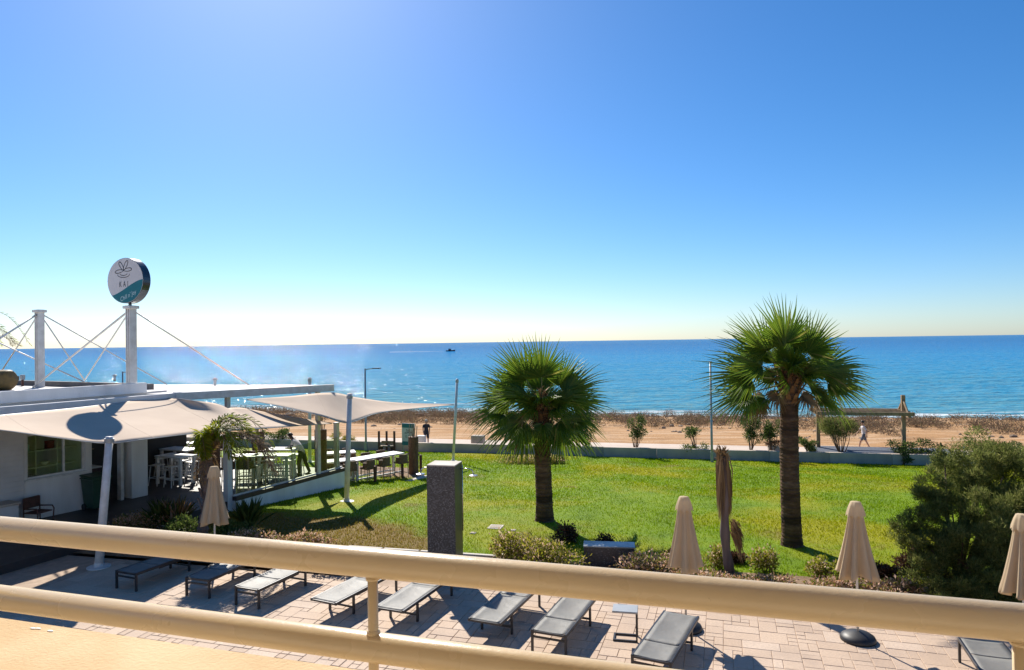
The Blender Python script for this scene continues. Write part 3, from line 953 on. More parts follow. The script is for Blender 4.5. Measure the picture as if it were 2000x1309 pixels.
# low white terrace wall with brown capping, glass balustrade
A0, A1 = Vector((-9.30, 22.52, 0)), Vector((-6.98, 27.55, 0))
dA = A1 - A0; LA = dA.length; angA = math.atan2(dA.y, dA.x)
lw = thing('terrace_wall', 'low white terrace wall with brown capping above the lawn', 'wall', A0, angA)
MB().box((LA / 2, -.1, -.42), (LA, .2, 1.24), bev=.008).build('wall', M['white'], lw)
MB().box((LA / 2, -.1, .27), (LA, .24, .14), bev=.008).build('capping', M['brownstrip'], lw)
MB().box((LA / 2, -.06, .365), (LA, .07, .05)).build('glass_channel', M['white_steel'], lw)
gb = thing('glass_balustrade', 'greenish glass balustrade on the low white terrace wall', 'balustrade', A0 + Vector((0, 0, .39)), angA)
for k in range(4):
    MB().box((.12 + (k + .5) * (LA - .3) / 4, -.06, .6), ((LA - .3) / 4 - .02, .014, 1.2)).build('pane', M['glass'], gb)
for k in range(5):
    MB().box((.12 + k * (LA - .3) / 4, -.06, .6), (.014, .03, 1.2)).build('clip_post', M['steel'], gb)
ep = thing('white_pillar', 'square white pillar at the near end of the glass balustrade', 'pillar', A0 + Vector((-.1, -.05, 0)), angA)
MB().box((0, 0, 1.05), (.2, .2, 2.5), bev=.01).build('shaft', M['white'], ep)
MB().box((0, 0, 2.33), (.24, .24, .06), bev=.01).build('cap', M['white'], ep)
ep2 = thing('white_pillar', 'slim white pillar at the far end of the glass balustrade', 'pillar', A1 + Vector((-.16, .04, 0)), angA)
MB().box((0, 0, .95), (.16, .16, 2.3), bev=.01).build('shaft', M['white_steel'], ep2)
MB().box((0, 0, 2.12), (.20, .20, .05), bev=.01).build('cap', M['white_steel'], ep2)

# ================================================================== SHADE SAILS AND MASTS
def lean_mast(name, label, base, top, r0=.085, r1=.07, plate=True):
    t = thing(name, label, 'mast', base)
    d = top - base
    MB().tube([(0, 0, 0), d], [r0, r1], 20).build('pole', M['white_steel'], t, smooth=True)
    if plate: MB().lathe([(.26, 0), (.26, .025), (.11, .03), (.10, .12)], 20).build('base_plate', M['white_steel'], t)
    u_ = d.normalized()
    MB().tube([d * .955, d * .985], [r1 * 1.28, r1 * 1.28], 16).build('collar', M['grey_metal'], t)
    return t
b1 = at_z(193, 1108, 0); t1 = at_y(214, 853, b1.y + .15)
lean_mast('sail_mast', 'leaning white sail mast on the patio beside the loungers', b1, t1, .10, .085)
b2 = on_ground(677, 981); t2 = at_y(683, 769, b2.y)
lean_mast('sail_mast', 'white sail mast on the lawn by the end of the terrace', b2, t2, .09, .085)
b3 = on_ground(885, 902); t3 = at_y(893, 740, b3.y)
lean_mast('sail_mast', 'slim grey sail mast on the lawn behind the mosaic column', b3, t3, .075, .07)
b4 = on_ground(605, 903); t4 = at_y(605, 738, b4.y)
lean_mast('sail_mast', 'white sail mast behind the waiter on the lawn', b4, t4, .09, .085)

def lerp_list(P, n):
    P = [Vector(p) for p in P]
    d = [0]
    for i in range(1, len(P)): d.append(d[-1] + (P[i] - P[i - 1]).length)
    out = []
    for k in range(n):
        t = d[-1] * k / (n - 1)
        i = max(j for j in range(len(d) - 1) if d[j] <= t + 1e-9)
        f = (t - d[i]) / max(1e-9, d[i + 1] - d[i])
        p0, p1, p2, p3 = P[max(i - 1, 0)], P[i], P[i + 1], P[min(i + 2, len(P) - 1)]
        m1, m2_ = (p2 - p0) * .5, (p3 - p1) * .5
        f2, f3 = f * f, f * f * f
        out.append(p1 * (2 * f3 - 3 * f2 + 1) + m1 * (f3 - 2 * f2 + f) + p2 * (-2 * f3 + 3 * f2) + m2_ * (f3 - f2))
    return out
def sail(name, label, topc, botc, nu=48, nv=12, sag=.12, z0=0):
    A, B = lerp_list(topc, nu), lerp_list(botc, nu)
    org = A[0].copy()
    m = MB()
    for j in range(nv):
        v = j / (nv - 1)
        for i in range(nu):
            u_ = i / (nu - 1)
            p = A[i].lerp(B[i], v)
            p.z -= sag * math.sin(math.pi * v) * math.sin(math.pi * u_) - .012 * mnoise.noise(Vector((u_ * 14, v * 3, 2))) * math.sin(math.pi * v)
            m.v.append(tuple(p - org))
    for j in range(nv - 1):
        for i in range(nu - 1):
            m.f.append((j * nu + i, j * nu + i + 1, (j + 1) * nu + i + 1, (j + 1) * nu + i)); m.m.append(0)
    t = thing(name, label, 'shade sail', org)
    o = m.build('fabric', M['sail'], t, smooth=True)
    md = o.modifiers.new('thickness', 'SOLIDIFY'); md.thickness = .008
    for q in range(1, 6):
        i = int(nu * q / 6)
        MB().tube([Vector(m.v[j * nu + i]) + Vector((0, 0, .006)) for j in range(nv)], .007, 4).build('seam', M['sail'], t)
    for c_, nm in ((A, 'edge_cable'), (B, 'edge_cable')):
        MB().tube([p - org for p in c_], .012, 6).build(nm, M['grey_metal'], t)
    return t
beamz = 3.6
topA = [at_z(-170, 834, beamz), at_z(0, 812, beamz), at_z(150, 797, beamz), at_z(312, 778, beamz), at_y(380, 783, 22.0), at_y(424, 789, 22.2), at_y(445, 798, 22.5), at_y(466, 796, 22.9), at_y(550, 811, 24.4), at_y(648, 826.5, 26.9)]
botA = [at_y(-170, 822, 14.9), at_y(0, 840, 15.4), at_y(110, 855, 15.9), at_y(207, 866, b1.y + .1), at_y(284, 858, 17.1), at_y(389, 846, 18.9), at_y(500, 838, 20.6), at_y(575, 832.5, 23.2), at_y(648, 827.5, 26.95)]
sail('shade_sail', 'large cream shade sail with the round shadow over the terrace', topA, botA, 64, 14, .05)
tC = [at_y(482, 780, 23.5), at_y(560, 775, 24.5), at_y(648, 767, 26.0), at_y(700, 777, 28.6), at_y(780, 787, 31.5), at_y(887, 790, b3.y)]
bC = [at_y(482, 781, 23.5), at_y(560, 796, 23.4), at_y(630, 813, 23.3), at_y(679, 826, b2.y), at_y(735, 808, 27.0), at_y(800, 799, 30.5), at_y(887, 791, b3.y)]
sail('shade_sail', 'cream shade sail stretched from the roof end out over the lawn', tC, bC, 56, 12, .05)

# ================================================================== TERRACE FURNITURE
def high_table(label, P, z, rz, L=1.6, Wd=.75, h=1.05, group='high white tables of the restaurant'):
    t = thing('bar_table', label, 'table', (P[0], P[1], z), rz, group)
    MB().box((0, 0, h - .025), (L, Wd, .05), bev=.008).build('table_top', M['table'], t)
    for sx in (-1, 1):
        for sy in (-1, 1):
            MB().box((sx * (L / 2 - .08), sy * (Wd / 2 - .08), (h - .05) / 2), (.09, .09, h - .05)).build('leg', M['table'], t)
    for sy in (-1, 1):
        MB().box((0, sy * (Wd / 2 - .08), .22), (L - .25, .05, .06)).build('foot_rail', M['table'], t)
    return t
def make_stool():
    t = thing('bar_stool', 'x', 'stool')
    MB().box((0, 0, .74), (.38, .38, .04), bev=.01).build('seat', M['table'], t)
    for sx in (-1, 1):
        for sy in (-1, 1):
            MB().tube([(sx * .2, sy * .2, 0), (sx * .14, sy * .14, .73)], .018, 6).build('leg', M['table'], t)
    MB().tube([(-.18, -.18, .28), (.18, -.18, .28), (.18, .18, .28), (-.18, .18, .28), (-.18, -.18, .28)], .012, 6).build('foot_ring', M['table'], t)
    return t
def make_chair():
    t = thing('wicker_armchair', 'x', 'chair')
    MB().box((0, 0, .70), (.5, .5, .07), bev=.02).build('seat', M['wicker'], t)
    m = MB()
    for k in range(9):
        a = R(-80 + 20 * k)
        x, y = -.26 * math.cos(a), .27 * math.sin(a)
        hh = .36 if abs(k - 4) < 3 else .24
        m.box((x, y, .72 + hh / 2), (.045, .10, hh), Matrix.Rotation(-a, 3, 'Z'))
    m.build('backrest', M['wicker'], t)
    for sx in (-1, 1):
        for sy in (-1, 1):
            MB().tube([(sx * .22, sy * .22, 0), (sx * .2, sy * .2, .67)], .016, 6).build('leg', M['stick'], t)
    MB().tube([(-.2, -.2, .25), (.2, -.2, .25), (.2, .2, .25), (-.2, .2, .25), (-.2, -.2, .25)], .011, 6).build('foot_ring', M['stick'], t)
    return t
protos = {'stool': make_stool(), 'chair': make_chair()}
used = {'stool': False, 'chair': False}
def seat(kind, x, y, z, rz, label, group):
    o = protos[kind] if not used[kind] else copy_tree(protos[kind])
    used[kind] = True
    o.location = (x, y, z); o.rotation_euler = (0, 0, rz)
    o['label'] = label; o['group'] = group
WORDS = ['near left', 'near right', 'far left', 'far right', 'near middle', 'far middle']
def table_set(desc, short, px, py, z, rz, kind, L=1.6, W_=.75, spots=4):
    P = at_z(px, py, z + 1.05)
    high_table('white high table ' + ('that ' if desc.startswith('the ') else '') + desc, P, z, rz, L, W_)
    k = 0
    xs = (-L * .27, L * .27) if spots <= 4 else (-L * .34, L * .34, 0)
    for sy, far in ((-1, 'near'), (1, 'far')):
        for x in xs:
            side = 'left' if x < -.01 else 'right' if x > .01 else 'middle'
            ly = sy * (W_ / 2 + (.12 if kind == 'stool' else .26)) + random.uniform(-.05, .05)
            lx = x + random.uniform(-.06, .06)
            X = P.x + lx * math.cos(rz) - ly * math.sin(rz); Y = P.y + lx * math.sin(rz) + ly * math.cos(rz)
            nm = 'white bar stool' if kind == 'stool' else 'brown wicker bar chair'
            seat(kind, X, Y, z, rz + (R(90) if sy < 0 else R(-90)) + random.uniform(-.25, .25),
                 f'{nm}, {far} {side} at the table {short}', 'bar seats round the high tables')
table_set('just right of the white column', 'right of the column', 343, 889, TZ, BA + R(4), 'stool', 1.35, .75)
table_set('second row behind the white column', 'in the second row past the column', 352, 876, TZ, BA + R(4), 'stool', 1.5, .75)
table_set('in the far corner behind the white column', 'in the far terrace corner', 312, 862.5, TZ, BA, 'chair', 1.5, .75)
table_set('under the roof beside the date palm', 'beside the date palm', 392, 864.5, TZ, BA, 'chair', 1.6, .75)
table_set('close behind the near glass pane', 'behind the near glass pane', 478, 889, TZ, R(0), 'chair', 1.0, .7)
table_set('the waiter is wiping', 'being wiped', 533, 887.5, TZ, R(-6), 'stool', 1.45, .7)
table_set('behind the one being wiped', 'behind the wiped one', 553, 876, TZ, R(-6), 'stool', 1.3, .75)
# outdoor dining corner on the lawn
DZ = -.72
pf = [at_z(672, 946, DZ), at_z(756, 957, DZ), at_z(832, 932, DZ), at_z(795, 914, DZ), at_z(655, 908, DZ)]
tag(MB().prism([(p.x, p.y) for p in pf], DZ - .6, DZ).build('dining_pad', M['soil']), 'small reddish paved pad on the lawn under the outdoor tables', 'pad', kind='structure')
dk = thing('pad_edging', 'pale stone edging round the outdoor dining pad', 'kerb', (pf[0].x, pf[0].y, DZ))
for i in (0, 1):
    a, b = pf[i], pf[i + 1]
    n_ = max(2, int((b - a).length / .8))
    for k in range(n_):
        c = a.lerp(b, (k + .5) / n_) - Vector((pf[0].x, pf[0].y, DZ))
        d = b - a
        MB().box((c.x, c.y, -.02), (d.length / n_ - .02, .28, .22), Matrix.Rotation(math.atan2(d.y, d.x), 3, 'Z'), bev=.02).build('edging_stone', M['kerb'], dk)
table_set('on the outdoor dining pad', 'on the dining pad', 734, 890, DZ, R(48), 'chair', 2.6, .8, 6)
table_set('left of the big outdoor table near the terrace end', 'by the terrace end', 655, 899, DZ + .02, R(30), 'chair', 1.5, .8)
table_set('at the back of the outdoor corner', 'at the back outdoors', 660, 883, DZ - .1, R(20), 'chair', 1.6, .8)
for px, py, hh, lab in ((733, 950, 38, 'front dark timber post of the dining pad rope fence'), (786, 934, 34, 'middle dark timber post of the dining pad rope fence'), (822, 920, 30, 'rear dark timber post of the dining pad rope fence')):
    P = at_z(px, py, DZ)
    t = thing('fence_post', lab, 'post', (P.x, P.y, DZ), 0, 'timber posts of the dining pad')
    MB().tube([(0, 0, -.02), (0, 0, hh * P.y / FPX)], .065, 10).build('shaft', M['rust'], t)
    MB().lathe([(.07, 0), (.06, .03), (.0, .05)], 10, (0, 0, hh * P.y / FPX)).build('cap', M['rust'], t)

# tall woven reed planters with dry sticks
def reed_planter(label, P, h, r):
    t = thing('reed_planter', label, 'planter', P, 0, 'tall woven reed planters')
    m = MB()
    ns = int(h / .06)
    pr_ = []
    for k in range(ns + 1):
        pr_.append((r * (1 + (.035 if k % 2 else 0)), h * k / ns))
    m.lathe(pr_, 20)
    m.build('woven_body', M['woven'], t)
    for k in range(16):
        a = random.uniform(0, 6.28); q = r * .75 * math.sqrt(random.random())
        x, y = q * math.cos(a), q * math.sin(a)
        MB().tube([(x, y, h - .1), (x * 1.35 + random.uniform(-.06, .06), y * 1.35, h + random.uniform(.25, .6))], .012, 5).build('stick', M['stick'], t)
P = at_z(627, 921, TZ); reed_planter('tall woven reed planter behind the far glass pane right of the waiter', P, px_h(P, 839), .235)
P = at_z(808, 925, DZ); reed_planter('tall woven reed planter beside the outdoor dining table', P, px_h(P, 853), .23)
P = at_z(505, 915, TZ); reed_planter('tall woven reed planter half hidden behind the date palm', P, px_h(P, 842), .24)
P = at_z(418, 925, TZ); reed_planter('tall woven reed planter in shade behind the closed parasol', P, px_h(P, 840), .24)

# interior shelves seen through the window
sh = thing('shelf_unit', 'pale shelf unit inside the restaurant window', 'shelf', world_b(-.75, -.5, TZ), BA)
for z in (.95, 1.45, 1.95, 2.45):
    MB().box((0, 0, z), (.4, 1.9, .035)).build('shelf_board', M['table'], sh)
for y in (-.93, -.32, .3, .93):
    MB().box((0, y, 1.25), (.38, .03, 2.5)).build('upright', M['table'], sh)
def jar(name, lab, cat, y, z, prof_, m, parts=None):
    t = thing(name, lab, cat, world_b(-.72, -.5 + y, TZ + z + .0175), BA)
    MB().lathe(prof_, 14).build('body', m, t, smooth=True)
    MB().lathe([(prof_[-1][0] * 1.06, prof_[-1][1] - .02), (prof_[-1][0] * 1.06, prof_[-1][1] + .005), (prof_[-1][0] * .8, prof_[-1][1] + .006)], 14).build('rim', m, t)
jar('white_bucket', 'white bucket on the lower shelf inside the window', 'bucket', -.45, .95, [(.10, 0), (.14, .26)], M['table'])
jar('yellow_basket', 'flat yellow basket on the lower shelf inside the window', 'basket', .05, .95, [(.17, 0), (.2, .10)], M['yellowbox'])
jar('white_bowl', 'white bowl on the middle shelf inside the window', 'bowl', .0, 1.45, [(.07, 0), (.13, .11)], M['table'])
jar('red_tin', 'dark red tin on the top shelf inside the window', 'tin', .15, 1.95, [(.13, 0), (.13, .22)], M['fabric_red'])
jar('glass_jar', 'pale jar on the top shelf inside the window', 'jar', -.5, 1.95, [(.07, 0), (.08, .16), (.05, .2)], M['signlite'])
# counter in the dark doorway
ct = thing('service_counter', 'dark counter with shelves in the doorway beside the green bin', 'counter', world_b(-1.6, 1.1, TZ), BA)
MB().box((0, 0, .5), (.6, 1.0, 1.0)).build('cabinet', M['brownstrip'], ct)
MB().box((0, 0, 1.02), (.66, 1.05, .04)).build('counter_top', M['table'], ct)
MB().box((-.2, 0, 1.6), (.25, 1.0, .03)).build('shelf_board', M['wood'], ct)
for k in range(5):
    y = -.4 + k * .2
    t = thing('bottle', ['green bottle at the near end', 'amber bottle second', 'clear bottle in the middle', 'dark bottle fourth', 'amber bottle at the far end'][k] + ' on the shelf in the dark doorway', 'bottle', world_b(-1.8, 1.1 + y, TZ + 1.615), BA, 'bottles on the doorway shelf')
    MB().lathe([(.038, 0), (.04, .16), (.015, .22), (.015, .28)], 10).build('body', [M['green_bin'], M['tank'], M['signlite'], M['black'], M['wood']][k], t, smooth=True)
    MB().lathe([(.017, .28), (.017, .31)], 8).build('cap', M['rust'], t)

# wheelie bin
P = at_z(172, 996, TZ)
bn = thing('wheelie_bin', 'dark green wheelie bin against the restaurant wall', 'bin', (*world_b(.42, .42, TZ)[:2], TZ), BA)
m = MB()
vs = []
for z, a, b in ((.09, .23, .25), (1.0, .29, .33)):
    vs += [(-b, -a, z), (b, -a, z), (b, a, z), (-b, a, z)]
m.add(vs, [(3, 2, 1, 0), (0, 1, 5, 4), (1, 2, 6, 5), (2, 3, 7, 6), (3, 0, 4, 7), (4, 5, 6, 7)])
m.build('body', M['green_bin'], bn)
MB().box((0, 0, 1.0), (.70, .62, .06), bev=.02).build('rim', M['green_bin'], bn)
MB().box((-.01, 0, 1.06), (.72, .62, .07), Matrix.Rotation(R(3), 3, 'Y'), bev=.03).build('lid', M['green_bin'], bn)
for s_ in (-1, 1):
    w_ = MB().lathe([(.10, -.025), (.10, .025)], 18); w_.v = [(p[0] - .22, p[2] + s_ * .25, p[1] + .10) for p in w_.v]
    w_.build('wheel', M['black'], bn)
MB().tube([(-.36, -.2, 1.0), (-.42, -.2, 1.02), (-.42, .2, 1.02), (-.36, .2, 1.0)], .015, 8).build('handle', M['green_bin'], bn)
MB().box((.345, .05, .84), (.006, .16, .07), Matrix.Rotation(R(3.7), 3, 'Y')).build('sticker', M['table'], bn)

# grey cabinet and rusty chair at far left
P = at_z(8, 1003, TZ)
cb = thing('outdoor_cabinet', 'low grey cabinet with a stone lid at the far left of the wall', 'cabinet', world_b(.45, -2.55, TZ), BA)
MB().box((0, 0, .35), (.6, 1.2, .70), bev=.01).build('body', M['siding'], cb)
MB().box((0, 0, .73), (.66, 1.3, .06), bev=.01).build('lid', M['concrete'], cb)
rcq = thing('metal_chair', 'low rust brown tube armchair by the restaurant wall', 'chair', world_b(.55, -1.35, TZ), BA + R(15))
for s_ in (-1, 1):
    MB().tube([(-.22, s_ * .26, .75), (-.2, s_ * .26, .02), (.26, s_ * .26, .02), (.3, s_ * .26, .40), (.24, s_ * .26, .48), (-.2, s_ * .26, .46)], .02, 8).build('side_frame', M['rust'], rcq, smooth=True)
MB().box((.02, 0, .34), (.46, .5, .03)).build('seat', M['rust'], rcq)
MB().box((-.24, 0, .60), (.03, .5, .32)).build('backrest', M['rust'], rcq)

# ================================================================== PATIO FURNITURE
def make_lounger():
    t = thing('sun_lounger', 'x', 'sun lounger', group='sun loungers in a row on the patio')
    L_, W_, H_ = 1.95, .64, .40
    for s_ in (-1, 1):
        MB().box((s_ * (W_ / 2 - .02), L_ / 2, H_ - .03), (.04, L_, .055), bev=.006).build('side_rail', M['charcoal'], t)
    for y in (.02, L_ - .02, .62):
        MB().box((0, y, H_ - .035), (W_ - .08, .035, .035)).build('cross_rail', M['charcoal'], t)
    for y, k in ((.02, 0), (1.42, 1)):
        for s_ in (-1, 1):
            MB().box((s_ * (W_ / 2 - .02), y, (H_ - .05) / 2), (.036, .045, H_ - .05)).build('leg', M['charcoal'], t)
        MB().box((0, y, .13 if k else H_ - .12), (W_ - .08, .03, .03)).build('stretcher', M['charcoal'], t)
    def panel(y0, y1, name):
        m = MB(); nx, ny = 9, 13
        for j in range(ny):
            for i in range(nx):
                u_, v_ = i / (nx - 1), j / (ny - 1)
                z = H_ - .004 - .028 * math.sin(math.pi * u_) ** .8 * (.35 + .65 * math.sin(math.pi * v_) ** .5) + .004 * mnoise.noise(Vector((u_ * 3, v_ * 4 + y0, 1)))
                m.v.append((-(W_ / 2 - .035) + u_ * (W_ - .07), y0 + (y1 - y0) * v_, z))
        for j in range(ny - 1):
            for i in range(nx - 1):
                m.f.append((j * nx + i, j * nx + i + 1, (j + 1) * nx + i + 1, (j + 1) * nx + i)); m.m.append(0)
        o = m.build(name, M['sling'], t, smooth=True)
        md = o.modifiers.new('thickness', 'SOLIDIFY'); md.thickness = .006
    panel(.03, .605, 'foot_sling'); panel(.635, L_ - .03, 'back_sling')
    for s_ in (-1, 1):
        MB().box((s_ * (W_ / 2 - .07), .95, H_ - .09), (.02, .62, .03)).build('recliner_bar', M['charcoal'], t)
    return t
lo = make_lounger()
LG = [((223.7, 1115.7), (266.5, 1118), (348, 1089), 'leftmost sun lounger beside the leaning sail mast', 0),
      ((358, 1128), (412, 1131), (474, 1103), 'second sun lounger from the left with a parasol shadow across it', 0),
      ((456.6, 1143.4), (506.8, 1152), (582, 1117), 'third sun lounger from the left', 0),
      ((604.9, 1167), (657.7, 1178.6), (745.7, 1133), 'fourth sun lounger from the left, half behind the thin rail post', 1),
      ((731.8, 1183.6), (787, 1193.7), (855, 1146), 'sun lounger just right of the thin rail post', 1),
      ((913, 1207.5), (978.5, 1217.6), (1037.6, 1162), 'sun lounger right of the dark column shadow', 1),
      ((1037.6, 1230), (1105, 1240), (1155.7, 1177), 'sun lounger on the left of the small side table', 0),
      ((1232.7, 1278), (1310.6, 1294), (1363.4, 1206), 'sun lounger on the right of the small side table', 0)]
for i, (nl, nr, fr, lab, flip) in enumerate(LG):
    o = lo if i == 0 else copy_tree(lo)
    A, B, C_ = at_z(*nl, .40), at_z(*nr, .40), at_z(*fr, .40)
    d = (C_ - B); ang = math.atan2(d.y, d.x) - R(90)
    mid = (A + B) / 2
    o.rotation_euler = (0, 0, ang + (math.pi if flip else 0))
    yv = Vector((-math.sin(ang), math.cos(ang), 0))
    p = mid + yv * (1.95 if flip else 0)
    o.location = (p.x, p.y, 0)
    o['label'] = lab
o = copy_tree(lo)
A, B = at_z(1868, 1245, .40), at_z(1963, 1253, .40)
ang = R(-20)
p = (A + B) / 2
o.rotation_euler = (0, 0, ang + math.pi); o.location = (p.x, p.y, 0)
o['label'] = 'sun lounger cut off by the lower right corner'

P = at_z(1222, 1247, 0)
ctb = thing('side_table', 'small charcoal c-shaped side table between two loungers', 'table', (P.x, P.y, 0), R(-12))
MB().box((0, 0, .52), (.44, .34, .035), bev=.005).build('table_top', M['grey_metal'], ctb)
for s_ in (-1, 1):
    MB().box((.20, s_ * .13, .26), (.03, .03, .50)).build('leg', M['charcoal'], ctb)
    MB().box((0, s_ * .13, .016), (.43, .03, .03)).build('foot_bar', M['charcoal'], ctb)
MB().box((-.2, 0, .016), (.03, .23, .028)).build('foot_bar', M['charcoal'], ctb)

def make_parasol(seed):
    rd = random.Random(seed)
    t = thing('closed_parasol', 'x', 'parasol', group='closed beige parasols along the patio')
    MB().lathe([(.32, 0), (.325, .03), (.30, .075), (.22, .12), (.10, .15), (.045, .16)], 32).build('base', M['black'], t, smooth=True)
    MB().tube([(0, 0, .12), (0, 0, 2.3)], .022, 14).build('pole', M['umbpole'], t, smooth=True)
    m = MB(); n, rows = 48, 18
    pl = [rd.uniform(.7, 1.3) for _ in range(8)]
    for j in range(rows):
        v = j / (rows - 1)
        z = 2.22 - 1.10 * v
        r = .115 + .165 * v ** 1.15
        for k in range(n):
            a = 2 * math.pi * k / n
            fold = math.cos(a * 8 + .5 * math.sin(a * 2 + seed) + .4 * v)
            rr_ = r * (1 + (.13 + .26 * v) * fold * pl[int(k / 6) % 8])
            zz = z - .05 * v * math.sin(a * 3 + seed) * (1 if j == rows - 1 else .2)
            m.v.append((rr_ * math.cos(a), rr_ * math.sin(a), zz))
    for j in range(rows - 1):
        for k in range(n):
            m.f.append((j * n + k, (j + 1) * n + k, (j + 1) * n + (k + 1) % n, j * n + (k + 1) % n)); m.m.append(0)
    o = m.build('canopy', M['umb'], t, smooth=True)
    md = o.modifiers.new('thickness', 'SOLIDIFY'); md.thickness = .006
    c = MB(); rows2 = [(.03, 2.42), (.09, 2.41), (.125, 2.33), (.16, 2.22), (.168, 2.17)]
    for r, z in rows2:
        for k in range(n):
            a = 2 * math.pi * k / n
            rr_ = r * (1 + .07 * math.cos(a * 8) * (r / .17))
            c.v.append((rr_ * math.cos(a), rr_ * math.sin(a), z - .02 * math.cos(a * 8) * (r > .16)))
    for j in range(len(rows2) - 1):
        for k in range(n):
            c.f.append((j * n + k, (j + 1) * n + k, (j + 1) * n + (k + 1) % n, j * n + (k + 1) % n)); c.m.append(0)
    c.f.append(tuple(range(n))); c.m.append(0)
    c.build('vent_cap', M['umb'], t, smooth=True)
    return t
u1 = at_y(418, 915, 16.1); u4 = at_y(1996, 1010, 11.0)
for i, (P, s_, lab) in enumerate(((Vector((u1.x, 16.1, 0)), 1.02, 'closed beige parasol beside the small date palm'), (at_z(1340, 1228, 0), 1.0, 'closed beige parasol left of the dead palm trunk'),
                                 (at_z(1676, 1250, 0), 1.0, 'closed beige parasol with visible black domed base'), (Vector((u4.x, 11.0, 0)), 1.0, 'closed beige parasol cut off by the right edge'))):
    o = make_parasol(i + 3)
    o.location = P; o.rotation_euler = (0, 0, i * 1.3); o.scale = (s_ * .9, s_ * .9, s_); o['label'] = lab

# ================================================================== SHOWER COLUMN AND MOSAIC BLOCK
FA = R(-12)
p0, p1 = at_y(832, 911, 15.35), at_y(889, 911, 15.20)
sc_ = thing('shower_column', 'tall dark mosaic shower column in the middle of the patio edge', 'column', ((p0.x + p1.x) / 2, 15.28, 0), FA)
wd_ = .655; hc = at_y(860, 911, 15.28).z
MB().box((0, .29, hc / 2), (wd_, .58, hc), bev=.004).build('body', M['mosaic'], sc_)
MB().box((0, .29, hc + .0125), (wd_ + .004, .584, .025), bev=.004).build('cap_slab', M['kerb'], sc_)
MB().tube([(wd_ / 2 + .03, .50, hc - .05), (wd_ / 2 + .03, .50, hc - 1.55)], .012, 10).build('pipe', M['steel'], sc_, smooth=True)
MB().box((wd_ / 2 + .02, .50, hc - .7), (.04, .09, .02)).build('bracket', M['steel'], sc_)
for s_ in (-1, 1):
    x0 = s_ * wd_ / 2
    MB().tube([(x0, .45, hc - .13), (x0 + s_ * .2, .45, hc - .12), (x0 + s_ * .28, .45, hc - .16), (x0 + s_ * .31, .45, hc - .25)], .012, 10).build('shower_arm', M['steel'], sc_, smooth=True)
    MB().lathe([(.02, .03), (.1, .012), (.1, 0)][::-1], 20, (x0 + s_ * .31, .45, hc - .28)).build('shower_head', M['steel'], sc_)
p0 = at_z(1189, 1068, .5)
bk = thing('mosaic_block', 'low dark mosaic block among the bed shrubs', 'block', (p0.x, p0.y - .05, 0), R(-8))
MB().box((0, .2, .245), (1.17, .42, .49), bev=.006).build('body', M['mosaic'], bk)
MB().box((0, .2, .505), (1.19, .44, .03), bev=.006).build('top_slab', M['grey_metal'], bk)
for px, py, w_, lab in ((968, 1031, .42, 'pale square stone cover in the grass near the palm'), (1002, 1037, .16, 'small worn stone patch in the grass right of the square cover'), (924, 1043, .16, 'small worn stone patch in the grass beside the mosaic column')):
    P = on_ground(px, py)
    t = thing('stone_cover', lab, 'stone', (P.x, P.y, P.z), R(-14), 'stone covers set in the lawn')
    MB().box((0, 0, .0), (w_, w_ * 1.1, .06), bev=.012).build('slab', M['kerb'], t)
    MB().box((0, 0, .032), (w_ * .7, w_ * .75, .008)).build('lid', M['rockpale'], t)

# ================================================================== VEGETATION
def leaf_cloud(name, clumps, n, ln, wd, mat_, parent, up=.3, spread=1.0, seed=0, loc=None, curl=.25, shell=.45):
    """n small pointed leaves in ellipsoid clumps [(cx,cy,cz,rx,ry,rz)], each leaf two triangles folded along its length"""
    g = np.random.default_rng(seed + 100)
    vol = np.array([(c[3] * c[4] * c[5]) ** .75 for c in clumps]); pick = g.choice(len(clumps), n, p=vol / vol.sum())
    C = np.array(clumps, float)[pick]
    d = g.normal(size=(n, 3)); d /= np.linalg.norm(d, axis=1)[:, None]
    rad = g.uniform(shell, 1.0, n) ** .6 * (1 + .18 * g.normal(size=n))
    pos = C[:, :3] + d * rad[:, None] * C[:, 3:6]
    pos[:, 2] = np.maximum(pos[:, 2], .01)
    ax = d * spread + g.normal(size=(n, 3)) * .6 + np.array([0, 0, up]); ax /= np.linalg.norm(ax, axis=1)[:, None]
    sd = np.cross(ax, g.normal(size=(n, 3))); sd /= np.linalg.norm(sd, axis=1)[:, None] + 1e-9
    nn = np.cross(ax, sd)
    L = ln * g.uniform(.6, 1.35, n)[:, None]; Wd = wd * g.uniform(.7, 1.3, n)[:, None]
    a = pos; b = pos + ax * L * .5 + sd * Wd; c = pos + ax * L - nn * L * curl; e = pos + ax * L * .5 - sd * Wd
    V = np.stack([a, b, c, e], 1).reshape(-1, 3)
    i = np.arange(n)[:, None] * 4
    T = np.concatenate([i + np.array([[0, 1, 2]]), i + np.array([[0, 2, 3]])], 1).reshape(-1, 3)
    return link(name, tri_mesh(name, V, T, mat_), parent, loc)
def branch_set(parent, tips, r0=.03, seed=0, mat_=None, base=(0, 0, 0)):
    rd = random.Random(seed)
    m = MB()
    for tp in tips:
        tp = Vector(tp); b = Vector(base) + Vector((rd.uniform(-.05, .05), rd.uniform(-.05, .05), -.05))
        mid = b.lerp(tp, .5) + Vector((rd.uniform(-.1, .1), rd.uniform(-.1, .1), .05)) * tp.length * .4
        m.tube([b, mid, tp], [r0, r0 * .7, r0 * .25], 6)
    return m.build('stems', mat_ or M['stem'], parent, smooth=True)
